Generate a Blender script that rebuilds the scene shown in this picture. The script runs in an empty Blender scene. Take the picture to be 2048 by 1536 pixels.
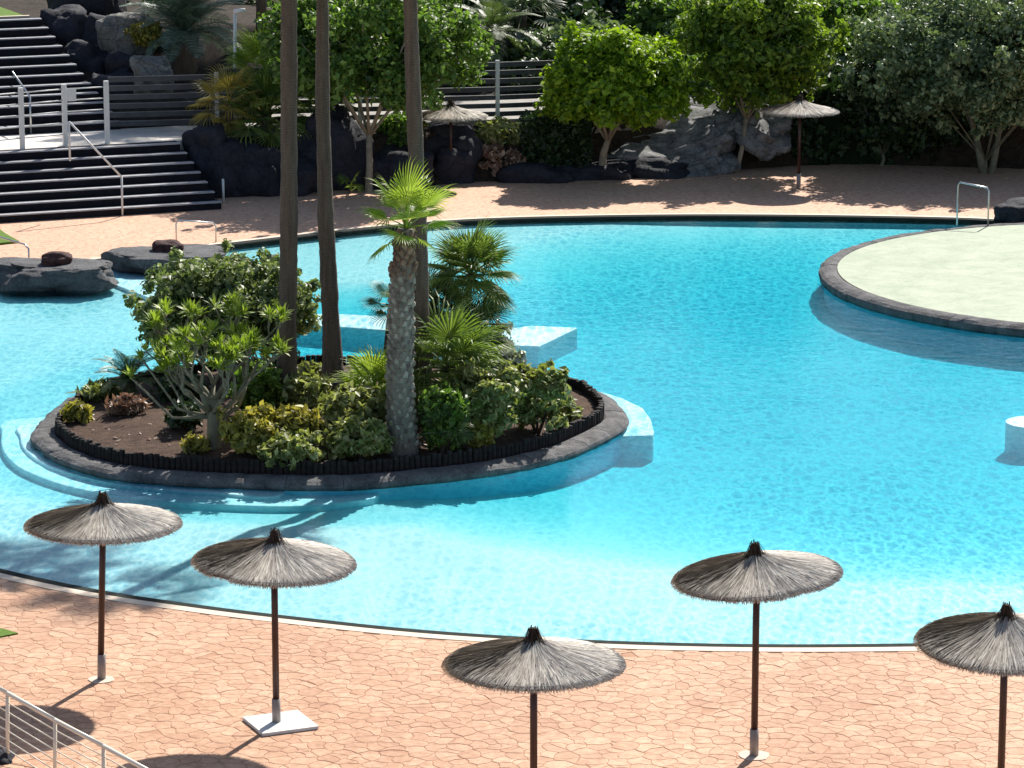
import bpy, bmesh, math, random
import numpy as np
from mathutils import Vector, Matrix, noise, geometry
R = math.radians
rng = random.Random(7)
nrng = np.random.default_rng(7)
SC = bpy.context.scene
COL = SC.collection

# ------------------------------------------------------------------ camera
F = 6830.0            # focal length in photograph pixels
TH = R(12.06)         # pitch down
HC = 13.2             # height of the eye
cam_d = bpy.data.cameras.new('camera'); cam = bpy.data.objects.new('camera', cam_d); COL.objects.link(cam)
cam_d.sensor_width = 36; cam_d.sensor_fit = 'HORIZONTAL'; cam_d.lens = F / 2048 * 36
cam_d.clip_start = 0.5; cam_d.clip_end = 6000
cam.location = (0, 0, HC); cam.rotation_euler = (R(90) - TH, 0, 0)
SC.camera = cam

# ------------------------------------------------------------------ light
SUN_EL = R(42); SUN_AZ = R(23)      # azimuth measured from +Y towards +X
w = bpy.data.worlds.new('World'); SC.world = w; w.use_nodes = True
nt = w.node_tree; bg = nt.nodes['Background']
sky = nt.nodes.new('ShaderNodeTexSky'); sky.sky_type = 'NISHITA'; sky.sun_disc = False
sky.sun_elevation = SUN_EL; sky.sun_rotation = SUN_AZ
nt.links.new(sky.outputs[0], bg.inputs[0]); bg.inputs[1].default_value = 0.072
sd = bpy.data.lights.new('sun', 'SUN'); sd.energy = 4.6; sd.angle = R(0.53); sd.color = (1.0, 0.955, 0.88)
so = bpy.data.objects.new('sun', sd); COL.objects.link(so)
sdir = Vector((math.sin(SUN_AZ) * math.cos(SUN_EL), math.cos(SUN_AZ) * math.cos(SUN_EL), math.sin(SUN_EL)))
so.rotation_euler = (-sdir).to_track_quat('-Z', 'Y').to_euler(); so.location = (20, 60, 40)
SC.view_settings.view_transform = 'Standard'; SC.view_settings.look = 'None'
SC.view_settings.exposure = 0.84; SC.view_settings.gamma = 1; SC.view_settings.use_curve_mapping = False
SC.cycles.max_bounces = 8; SC.cycles.transparent_max_bounces = 16

# ------------------------------------------------------------------ helpers
def ray(px, py):
    u = (px - 1024) / F; v = (py - 768) / F
    return Vector((u, math.cos(TH) - v * math.sin(TH), -math.sin(TH) - v * math.cos(TH)))
def G(px, py, z=0.0):                    # where the sight line of a pixel meets height z
    r = ray(px, py); t = (z - HC) / r.z
    return Vector((r.x * t, r.y * t, z))
def P(px, py, Y):                        # where it meets the vertical plane at distance Y
    r = ray(px, py); t = Y / r.y
    return Vector((r.x * t, Y, HC + r.z * t))

def tag(o, label=None, cat=None, group=None, kind=None):
    if label: o['label'] = label
    if cat: o['category'] = cat
    if group: o['group'] = group
    if kind: o['kind'] = kind
    return o
def empty(name, loc, label, cat, group=None, rz=0):
    o = bpy.data.objects.new(name, None); COL.objects.link(o); o.location = loc; o.rotation_euler.z = rz
    return tag(o, label, cat, group)
def link(name, me, mat, parent=None, loc=None):
    o = bpy.data.objects.new(name, me); COL.objects.link(o)
    if mat is not None and not me.materials: me.materials.append(mat)
    if parent is not None: o.parent = parent
    if loc is not None: o.location = loc
    return o
def mesh(name, V, Fc, smooth=False):
    me = bpy.data.meshes.new(name); me.from_pydata([tuple(v) for v in V], [], Fc)
    if smooth: me.polygons.foreach_set('use_smooth', [True] * len(me.polygons))
    me.update(); return me
def mesh_np(name, V, Q):                 # V (n,3) floats, Q (m,k) indices
    me = bpy.data.meshes.new(name); k = Q.shape[1]
    me.vertices.add(len(V)); me.vertices.foreach_set('co', V.astype(np.float32).ravel())
    me.loops.add(Q.size); me.loops.foreach_set('vertex_index', Q.astype(np.int32).ravel())
    me.polygons.add(len(Q)); me.polygons.foreach_set('loop_start', np.arange(0, Q.size, k, dtype=np.int32))
    me.polygons.foreach_set('loop_total', np.full(len(Q), k, dtype=np.int32))
    me.update(calc_edges=True); return me

class MB:
    def __init__(s): s.V = []; s.F = []
    def add(s, V, Fc):
        n = len(s.V); s.V += [Vector(v) for v in V]; s.F += [[i + n for i in f] for f in Fc]; return s
    def box(s, c, d, rot=None):
        c = Vector(c); V = []
        for x in (-1, 1):
            for y in (-1, 1):
                for z in (-1, 1):
                    p = Vector((x * d[0] / 2, y * d[1] / 2, z * d[2] / 2))
                    if rot is not None: p = rot @ p
                    V.append(c + p)
        return s.add(V, [(0, 1, 3, 2), (4, 6, 7, 5), (0, 4, 5, 1), (2, 3, 7, 6), (0, 2, 6, 4), (1, 5, 7, 3)])
    def tube(s, pts, rad, n=8, cap=True, wob=0, seed=0):
        pts = [Vector(p) for p in pts]
        if not hasattr(rad, '__len__'): rad = [rad] * len(pts)
        rings = []; up = None
        for i, p in enumerate(pts):
            t = (pts[min(i + 1, len(pts) - 1)] - pts[max(i - 1, 0)]).normalized()
            if up is None: up = t.orthogonal().normalized()
            up = (up - t * up.dot(t)).normalized(); b = t.cross(up)
            ring = []
            for k in range(n):
                a = 2 * math.pi * k / n; d = up * math.cos(a) + b * math.sin(a)
                rr = rad[i] * (1 + wob * noise.noise((p + d * rad[i]) * 6 + Vector((seed, 0, 0))))
                ring.append(p + d * rr)
            rings.append(ring)
        V = [v for r in rings for v in r]; Fc = []
        for i in range(len(pts) - 1):
            for k in range(n):
                Fc.append((i * n + k, i * n + (k + 1) % n, (i + 1) * n + (k + 1) % n, (i + 1) * n + k))
        if cap:
            Fc.append(tuple(range(n))[::-1]); Fc.append(tuple((len(pts) - 1) * n + k for k in range(n)))
        return s.add(V, Fc)
    def prism(s, poly, z0, z1):          # poly: list of (x,y), counter-clockwise
        n = len(poly)
        V = [(p[0], p[1], z0) for p in poly] + [(p[0], p[1], z1) for p in poly]
        Fc = [tuple(range(n))[::-1], tuple(range(n, 2 * n))] + [(i, (i + 1) % n, n + (i + 1) % n, n + i) for i in range(n)]
        return s.add(V, Fc)
    def build(s, name, mat, parent=None, smooth=False, loc=None):
        return link(name, mesh(name, s.V, s.F, smooth), mat, parent, loc)

def catmull(pts, n=8, closed=True):
    pts = [Vector(p) for p in pts]; out = []; N = len(pts)
    for i in range(N if closed else N - 1):
        g = (lambda j: pts[j % N]) if closed else (lambda j: pts[min(max(j, 0), N - 1)])
        p0, p1, p2, p3 = g(i - 1), g(i), g(i + 1), g(i + 2)
        for k in range(n):
            t = k / n
            out.append(0.5 * ((2 * p1) + (-p0 + p2) * t + (2 * p0 - 5 * p1 + 4 * p2 - p3) * t * t + (-p0 + 3 * p1 - 3 * p2 + p3) * t ** 3))
    if not closed: out.append(pts[-1])
    return out
def area2(poly): return sum(poly[i].x * poly[(i + 1) % len(poly)].y - poly[(i + 1) % len(poly)].x * poly[i].y for i in range(len(poly)))
def offset(poly, d):                     # ccw polygon, d > 0 grows it
    n = len(poly); out = []
    for i in range(n):
        t = (poly[(i + 1) % n] - poly[i - 1]).normalized()
        out.append(Vector((poly[i].x + t.y * d, poly[i].y - t.x * d)))
    return out
def inside(poly, x, y):
    c = False; n = len(poly); j = n - 1
    for i in range(n):
        a, b = poly[i], poly[j]
        if (a.y > y) != (b.y > y) and x < (b.x - a.x) * (y - a.y) / (b.y - a.y) + a.x: c = not c
        j = i
    return c
def ring_mesh(mb, loops):                # loops: list of [(Vector2 list), z], consecutive loops are bridged
    n = len(loops[0][0]); V = []; Fc = []
    for lp, z in loops: V += [(p.x, p.y, z) for p in lp]
    for a in range(len(loops) - 1):
        for i in range(n):
            j = (i + 1) % n; Fc.append((a * n + i, a * n + j, (a + 1) * n + j, (a + 1) * n + i))
    mb.add(V, Fc); return mb
def sheet_with_hole(outer, hole, z):
    V = [Vector((p[0], p[1], z)) for p in outer] + [Vector((p[0], p[1], z)) for p in hole]
    tris = geometry.tessellate_polygon([[v for v in V[:len(outer)]], [v for v in V[len(outer):]]])
    Fc = []
    for t in tris:
        a, b, c = [V[i] for i in t]
        Fc.append(tuple(t) if (b - a).cross(c - a).z > 0 else tuple(t)[::-1])
    return V, Fc

# ------------------------------------------------------------------ materials
def newmat(name):
    m = bpy.data.materials.new(name); m.use_nodes = True; nt = m.node_tree
    return m, nt, nt.nodes['Principled BSDF']
def N(nt, t, **kw):
    n = nt.nodes.new('ShaderNode' + t)
    for k, v in kw.items():
        if k in ('op',): n.operation = v
        elif hasattr(n, k) and k not in ('Scale',): setattr(n, k, v)
        else: n.inputs[k].default_value = v
    return n
def ramp(nt, fac, stops, interp='LINEAR'):
    r = nt.nodes.new('ShaderNodeValToRGB'); r.color_ramp.interpolation = interp
    e = r.color_ramp.elements
    while len(e) < len(stops): e.new(0.5)
    for i, (p, c) in enumerate(stops):
        e[i].position = p; e[i].color = (*c, 1) if len(c) == 3 else c
    nt.links.new(fac, r.inputs[0]); return r.outputs[0]
def coords(nt, kind='Object', scale=(1, 1, 1)):
    tc = nt.nodes.new('ShaderNodeTexCoord'); mp = nt.nodes.new('ShaderNodeMapping')
    mp.inputs['Scale'].default_value = scale
    nt.links.new(tc.outputs[kind], mp.inputs[0]); return mp.outputs[0]
def wcoords(nt, scale=(1, 1, 1)):
    g = nt.nodes.new('ShaderNodeNewGeometry'); mp = nt.nodes.new('ShaderNodeMapping')
    mp.inputs['Scale'].default_value = scale
    nt.links.new(g.outputs['Position'], mp.inputs[0]); return mp.outputs[0]
def noise_tex(nt, vec, scale, detail=5, rough=0.6, dist=0):
    n = nt.nodes.new('ShaderNodeTexNoise'); n.inputs['Scale'].default_value = scale; n.inputs['Detail'].default_value = detail
    n.inputs['Roughness'].default_value = rough; n.inputs['Distortion'].default_value = dist
    nt.links.new(vec, n.inputs['Vector']); return n
def mixc(nt, fac, a, b, mode='MIX'):
    m = nt.nodes.new('ShaderNodeMix'); m.data_type = 'RGBA'; m.blend_type = mode
    for s, v in ((m.inputs[0], fac), (m.inputs[6], a), (m.inputs[7], b)):
        if hasattr(v, 'is_linked') or hasattr(v, 'links'): nt.links.new(v, s)
        elif isinstance(v, (int, float)): s.default_value = v
        else: s.default_value = (*v, 1)
    return m.outputs[2]
def mathn(nt, op, a, b=0.0, c=0.0):
    m = nt.nodes.new('ShaderNodeMath'); m.operation = op
    for i, v in enumerate((a, b, c)):
        if hasattr(v, 'links'): nt.links.new(v, m.inputs[i])
        else: m.inputs[i].default_value = v
    return m.outputs[0]
def bump(nt, b, h, strength=0.5, dist=0.02):
    n = nt.nodes.new('ShaderNodeBump'); n.inputs['Strength'].default_value = strength; n.inputs['Distance'].default_value = dist
    nt.links.new(h, n.inputs['Height']); nt.links.new(n.outputs[0], b.inputs['Normal'])

def simple(name, col, rough=0.6, metal=0, var=0.15, scale=6, bmp=0.0, bscale=40):
    m, nt, b = newmat(name); v = coords(nt)
    n = noise_tex(nt, v, scale)
    c = ramp(nt, n.outputs[0], [(0.3, [x * (1 - var) for x in col]), (0.7, [min(1, x * (1 + var)) for x in col])])
    nt.links.new(c, b.inputs['Base Color']); b.inputs['Roughness'].default_value = rough; b.inputs['Metallic'].default_value = metal
    if rough > .7: b.inputs['Specular IOR Level'].default_value = 0.15
    if bmp: bump(nt, b, noise_tex(nt, v, bscale).outputs[0], bmp)
    return m

def rnd(nt):                              # a number for each loose piece and each object
    g = nt.nodes.new('ShaderNodeNewGeometry'); oi = nt.nodes.new('ShaderNodeObjectInfo')
    return mathn(nt, 'FRACT', mathn(nt, 'ADD', g.outputs['Random Per Island'], oi.outputs['Random']))

def leafmat(name, dark, mid, light, trans=0.35, tcol=None, clump=1.2, rough=0.5):
    m, nt, b = newmat(name)
    r = rnd(nt); v = wcoords(nt)
    n = noise_tex(nt, v, clump, 3)
    f = mathn(nt, 'ADD', mathn(nt, 'MULTIPLY', r, 0.68), mathn(nt, 'MULTIPLY', n.outputs[0], 0.48))
    c = ramp(nt, f, [(0.25, dark), (0.55, mid), (0.9, light)])
    nt.links.new(c, b.inputs['Base Color']); b.inputs['Roughness'].default_value = rough
    t = nt.nodes.new('ShaderNodeBsdfTranslucent')
    tc = mixc(nt, 0.6, c, tcol or (mid[0] * 1.6, mid[1] * 1.7, mid[2] * 0.6)); nt.links.new(tc, t.inputs[0])
    mx = nt.nodes.new('ShaderNodeMixShader'); mx.inputs[0].default_value = trans
    nt.links.new(b.outputs[0], mx.inputs[1]); nt.links.new(t.outputs[0], mx.inputs[2])
    nt.links.new(mx.outputs[0], nt.nodes['Material Output'].inputs[0])
    return m

def stone_deck_mat(name, pattern):
    m, nt, b = newmat(name); v = wcoords(nt)
    big = noise_tex(nt, v, 0.35, 3); fine = noise_tex(nt, v, 9, 5, 0.65); mid = noise_tex(nt, v, 2.2, 4)
    if pattern:
        vo = N(nt, 'TexVoronoi'); vo.inputs['Scale'].default_value = 4.4
        mp = nt.nodes.new('ShaderNodeMapping'); mp.inputs['Scale'].default_value = (0.85, 1.15, 1)
        wob = noise_tex(nt, v, 3, 2)
        add = nt.nodes.new('ShaderNodeVectorMath'); add.operation = 'ADD'
        sc = nt.nodes.new('ShaderNodeVectorMath'); sc.operation = 'SCALE'; sc.inputs['Scale'].default_value = 0.18
        nt.links.new(wob.outputs['Color'], sc.inputs[0]); nt.links.new(v, add.inputs[0]); nt.links.new(sc.outputs[0], add.inputs[1])
        nt.links.new(add.outputs[0], mp.inputs[0]); nt.links.new(mp.outputs[0], vo.inputs['Vector'])
        ve = N(nt, 'TexVoronoi'); ve.feature = 'DISTANCE_TO_EDGE'; ve.inputs['Scale'].default_value = 4.4
        nt.links.new(mp.outputs[0], ve.inputs['Vector'])
        sx = nt.nodes.new('ShaderNodeSeparateColor'); nt.links.new(vo.outputs['Color'], sx.inputs[0]); r = sx.outputs[0]
        joint = ramp(nt, ve.outputs['Distance'], [(0.0, (1, 1, 1)), (0.07, (0, 0, 0))])
    else:
        r = rnd(nt); joint = None
    f = mathn(nt, 'ADD', mathn(nt, 'MULTIPLY', r, 0.16), mathn(nt, 'ADD', mathn(nt, 'MULTIPLY', big.outputs[0], 0.50), mathn(nt, 'MULTIPLY', mid.outputs[0], 0.42)))
    c = ramp(nt, f, [(0.30, (0.40, 0.218, 0.138)), (0.50, (0.49, 0.290, 0.186)), (0.76, (0.63, 0.410, 0.278))])
    if pattern: c = mixc(nt, 0.6, c, (0.68, 0.445, 0.315))
    b.inputs['Specular IOR Level'].default_value = 0.2
    g = ramp(nt, fine.outputs[0], [(0.3, (0.74, 0.70, 0.66)), (0.65, (1.10, 1.10, 1.10))])
    c = mixc(nt, 1.0, c, g, 'MULTIPLY')
    if joint is not None: c = mixc(nt, mathn(nt, 'MULTIPLY', joint, 0.75), c, (0.34, 0.18, 0.115))
    nt.links.new(c, b.inputs['Base Color']); b.inputs['Roughness'].default_value = 0.75
    bump(nt, b, fine.outputs[0], 0.35, 0.01)
    return m

def rockmat(name, dark, light, scale=1.0, rough=0.75, crack=0.35):
    m, nt, b = newmat(name); v = wcoords(nt)
    a = noise_tex(nt, v, 1.6 * scale, 6, 0.65); f = noise_tex(nt, v, 14 * scale, 5, 0.7)
    vo = N(nt, 'TexVoronoi'); vo.feature = 'DISTANCE_TO_EDGE'; vo.inputs['Scale'].default_value = 2.3 * scale
    nt.links.new(mixc(nt, 0.25, v, a.outputs['Color']), vo.inputs['Vector'])
    c = ramp(nt, mathn(nt, 'ADD', mathn(nt, 'MULTIPLY', a.outputs[0], 0.6), mathn(nt, 'MULTIPLY', f.outputs[0], 0.4)), [(0.32, dark), (0.66, light)])
    cr = ramp(nt, vo.outputs['Distance'], [(0.0, (crack,) * 3), (0.06, (1, 1, 1))])
    nt.links.new(mixc(nt, 1.0, c, cr, 'MULTIPLY'), b.inputs['Base Color'])
    b.inputs['Roughness'].default_value = rough; b.inputs['Specular IOR Level'].default_value = .2
    h = mathn(nt, 'ADD', f.outputs[0], mathn(nt, 'MULTIPLY', a.outputs[0], 1.5))
    bump(nt, b, h, 0.8, 0.05)
    return m

M = {}
M['stone'] = stone_deck_mat('stamped_stone', False)
M['deck'] = stone_deck_mat('stamped_deck', True)
M['joint'] = simple('deck_joint', (0.41, 0.235, 0.150), 0.9, var=0.15)
M['cream'] = simple('cream_coping', (0.62, 0.50, 0.38), 0.7, var=0.08, scale=3)
M['dark_edge'] = simple('dark_edge_stone', (0.020, 0.024, 0.020), 0.95, var=0.35, scale=8, bmp=0.3)
M['lava'] = rockmat('lava_rock', (0.010, 0.010, 0.015), (0.05, 0.05, 0.062), 1.0, .8, .7)
M['lava_grey'] = rockmat('grey_lava_rock', (0.018, 0.018, 0.022), (0.15, 0.15, 0.155), 1.2, .75, .88)
M['pale_rock'] = rockmat('pale_rock', (0.05, 0.05, 0.05), (0.27, 0.265, 0.24), 1.4, .75, .5)
M['lava_slab'] = rockmat('lava_slab', (0.04, 0.04, 0.044), (0.36, 0.355, 0.345), 1.6, .75, .6)
M['red_rock'] = rockmat('red_brown_rock', (0.045, 0.018, 0.018), (0.13, 0.06, 0.055), 2.0)
M['rim'] = rockmat('rim_stone', (0.03, 0.029, 0.030), (0.23, 0.22, 0.22), 2.0, 0.85, 0.9)
M['pool'] = simple('pool_paint', (0.63, 0.645, 0.64), 0.6, var=0.03, scale=0.6)
M['pool_blue'] = simple('pool_wall_light_tint', (0.26, 0.66, 0.80), 0.6, var=0.05, scale=1.5)  # blue light scattered onto the island walls, put into their base colour
M['poolwhite'] = simple('pool_white', (0.66, 0.79, 0.82), 0.6, var=0.03)
M['soil'] = rockmat('planting_soil', (0.030, 0.018, 0.013), (0.15, 0.092, 0.064), 3.0, 0.95, .85)
M['hillsoil'] = rockmat('hill_soil', (0.020, 0.016, 0.012), (0.07, 0.05, 0.035), 2.0, 0.95)
M['stake'] = simple('stake_wood', (0.030, 0.024, 0.023), 0.8, var=0.5, scale=9, bmp=0.4)
M['step'] = simple('basalt_step', (0.012, 0.012, 0.017), 0.8, var=0.25, scale=5)
M['sunlit_edge'] = simple('sunlit_step_edge', (0.33, 0.33, 0.35), 0.5, var=0.2, scale=5)  # sunlight on the tread fronts, painted as a paler material
M['terrace'] = simple('terrace_paving', (0.60, 0.55, 0.49), 0.7, var=0.15, scale=3)
M['walk'] = simple('garden_walk', (0.30, 0.28, 0.25), 0.8, var=0.2, scale=3)
M['white'] = simple('white_paint', (0.66, 0.66, 0.64), 0.45, var=0.06)
M['rail_white'] = simple('cream_rail_paint', (0.78, 0.72, 0.60), 0.4, var=0.05)
M['steel'] = simple('brushed_steel', (0.55, 0.55, 0.55), 0.3, metal=0.9, var=0.1)
M['slat'] = simple('grey_slat', (0.055, 0.055, 0.062), 0.6, var=0.3, scale=3, bmp=0.2)
M['slat_edge'] = simple('slat_edge_grey', (0.17, 0.17, 0.175), 0.7, var=0.15)
M['grass'] = simple('lawn_grass', (0.10, 0.17, 0.025), 0.9, var=0.35, scale=25, bmp=0.5)
M['green_top'] = None
M['pole'] = simple('brown_pole', (0.040, 0.012, 0.009), 0.4, var=0.3, scale=10)
M['sleeve'] = simple('grey_sleeve', (0.30, 0.26, 0.24), 0.5, var=0.15)
M['plate'] = simple('pale_base_plate', (0.62, 0.63, 0.62), 0.6, var=0.10, scale=4)
M['cement'] = simple('cement', (0.62, 0.50, 0.40), 0.8, var=0.15, scale=9)
M['cap'] = simple('dark_cap_straw', (0.050, 0.034, 0.024), 0.9, var=0.4, scale=20, bmp=0.6)
M['ground'] = simple('far_ground', (0.12, 0.10, 0.07), 0.95, var=0.3, scale=0.2)
M['bark'] = simple('pale_bark', (0.30, 0.24, 0.17), 0.85, var=0.3, scale=5, bmp=0.5)
M['dark_bark'] = simple('dark_bark', (0.10, 0.075, 0.055), 0.9, var=0.4, scale=7, bmp=0.6)
M['grey_bark'] = simple('grey_green_bark', (0.19, 0.18, 0.13), 0.8, var=0.25, scale=7, bmp=0.4)
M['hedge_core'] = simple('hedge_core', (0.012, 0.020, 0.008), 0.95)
M['dry'] = leafmat('dry_leaf', (0.10, 0.045, 0.03), (0.26, 0.15, 0.10), (0.5, 0.38, 0.28), 0.2, (0.4, 0.2, 0.1), 3)

m, nt, b = newmat('pale_green_surface'); v = wcoords(nt)
a = noise_tex(nt, v, 1.3, 8, 0.75, 0.6); f = noise_tex(nt, v, 12, 4, 0.7)
c = ramp(nt, mathn(nt, 'ADD', mathn(nt, 'MULTIPLY', a.outputs[0], 0.7), mathn(nt, 'MULTIPLY', f.outputs[0], 0.3)), [(0.35, (0.215, 0.27, 0.18)), (0.66, (0.39, 0.425, 0.31))])
nt.links.new(c, b.inputs['Base Color']); b.inputs['Roughness'].default_value = 0.8; M['green_top'] = m

# thatch: streaky straw, colour differs strand by strand
m, nt, b = newmat('straw'); r = rnd(nt); v = coords(nt)
n = noise_tex(nt, v, 3.0, 4)
f = mathn(nt, 'ADD', mathn(nt, 'MULTIPLY', r, 0.62), mathn(nt, 'MULTIPLY', n.outputs[0], 0.45))
c = ramp(nt, f, [(0.12, (0.20, 0.165, 0.138)), (0.45, (0.41, 0.355, 0.30)), (0.85, (0.66, 0.61, 0.52))])
nt.links.new(c, b.inputs['Base Color']); b.inputs['Roughness'].default_value = 0.8; M['straw'] = m
M['straw_under'] = simple('straw_base', (0.22, 0.18, 0.145), 0.9, var=0.4, scale=20)

# palm trunks: fibrous rings
def trunkmat(name, dark, light, ring=9):
    m, nt, b = newmat(name); v = wcoords(nt)
    w_ = N(nt, 'TexWave'); w_.bands_direction = 'Z'; w_.inputs['Scale'].default_value = ring; w_.inputs['Distortion'].default_value = 9; w_.inputs['Detail'].default_value = 3
    nt.links.new(v, w_.inputs['Vector'])
    s = noise_tex(nt, wcoords(nt, (12, 12, 1.2)), 1.0, 6, 0.7)
    f = mathn(nt, 'ADD', mathn(nt, 'MULTIPLY', w_.outputs[0], 0.14), mathn(nt, 'MULTIPLY', s.outputs[0], 0.86))
    c = ramp(nt, f, [(0.25, dark), (0.75, light)])
    nt.links.new(c, b.inputs['Base Color']); b.inputs['Roughness'].default_value = 0.9
    bump(nt, b, f, 0.8, 0.04); return m
M['ptrunk'] = trunkmat('tall_palm_trunk', (0.040, 0.028, 0.021), (0.175, 0.13, 0.095))
M['ptrunk2'] = trunkmat('short_palm_trunk', (0.10, 0.085, 0.07), (0.30, 0.26, 0.21))
m, nt, b = newmat('leaf_base_stub'); r = rnd(nt)
c = ramp(nt, r, [(0, (0.11, 0.088, 0.068)), (0.5, (0.235, 0.20, 0.158)), (1, (0.38, 0.335, 0.275))]); nt.links.new(c, b.inputs['Base Color']); b.inputs['Roughness'].default_value = 0.9; M['boot'] = m
m, nt, b = newmat('old_leaf_base'); r = rnd(nt)
c = ramp(nt, r, [(0, (0.07, 0.040, 0.028)), (1, (0.26, 0.17, 0.11))]); nt.links.new(c, b.inputs['Base Color']); b.inputs['Roughness'].default_value = 0.9; M['boot_brown'] = m

M['leaf_tree'] = leafmat('leafy_tree_leaf', (0.030, 0.070, 0.010), (0.10, 0.185, 0.028), (0.27, 0.37, 0.075), 0.45)
M['leaf_lime'] = leafmat('lime_tree_leaf', (0.040, 0.10, 0.006), (0.19, 0.30, 0.012), (0.42, 0.54, 0.03), 0.45)
M['leaf_lime2'] = leafmat('yellow_green_leaf', (0.035, 0.075, 0.010), (0.13, 0.21, 0.020), (0.33, 0.42, 0.045), 0.45)
M['leaf_olive'] = leafmat('grey_green_leaf', (0.036, 0.070, 0.030), (0.115, 0.17, 0.075), (0.34, 0.40, 0.21), 0.28)
M['leaf_bush'] = leafmat('round_bush_leaf', (0.040, 0.075, 0.025), (0.15, 0.20, 0.07), (0.42, 0.46, 0.20), 0.35, None, 2.5)
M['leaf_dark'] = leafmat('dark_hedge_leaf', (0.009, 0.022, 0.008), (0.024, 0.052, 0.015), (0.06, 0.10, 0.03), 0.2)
M['leaf_shrub'] = leafmat('shrub_leaf', (0.06, 0.085, 0.02), (0.21, 0.24, 0.075), (0.54, 0.53, 0.25), 0.42, None, 3.5)
M['leaf_yellow'] = leafmat('yellow_shrub_leaf', (0.09, 0.095, 0.015), (0.26, 0.245, 0.045), (0.50, 0.46, 0.11), 0.4, (0.5, 0.45, 0.04), 3.0)
M['leaf_moss'] = leafmat('mossy_leaf', (0.08, 0.075, 0.01), (0.19, 0.175, 0.02), (0.32, 0.29, 0.05), 0.2, (0.3, 0.3, 0.02))
M['leaf_silver'] = leafmat('silver_leaf', (0.14, 0.17, 0.13), (0.30, 0.34, 0.27), (0.55, 0.58, 0.50), 0.25)
M['tuft'] = leafmat('tuft_leaf', (0.08, 0.14, 0.012), (0.20, 0.28, 0.030), (0.42, 0.48, 0.10), 0.42)
M['palm_bright'] = leafmat('bright_palm_leaf', (0.09, 0.16, 0.012), (0.19, 0.29, 0.03), (0.36, 0.44, 0.09), 0.5, (0.40, 0.55, 0.04))
M['palm_dark'] = leafmat('dark_palm_leaf', (0.025, 0.052, 0.016), (0.07, 0.11, 0.032), (0.20, 0.23, 0.085), 0.3)
M['palm_mid'] = leafmat('mid_palm_leaf', (0.045, 0.085, 0.018), (0.12, 0.18, 0.035), (0.27, 0.34, 0.08), 0.42)
M['palm_blue'] = leafmat('blue_palm_leaf', (0.06, 0.10, 0.07), (0.13, 0.19, 0.13), (0.25, 0.32, 0.22), 0.25, (0.15, 0.25, 0.12))
M['palm_yellow'] = leafmat('yellowing_palm_leaf', (0.12, 0.10, 0.02), (0.32, 0.25, 0.04), (0.50, 0.38, 0.07), 0.4, (0.6, 0.45, 0.05))
M['dead_frond'] = leafmat('dead_frond', (0.22, 0.18, 0.12), (0.42, 0.37, 0.28), (0.62, 0.58, 0.48), 0.3, (0.5, 0.4, 0.25))

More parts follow.
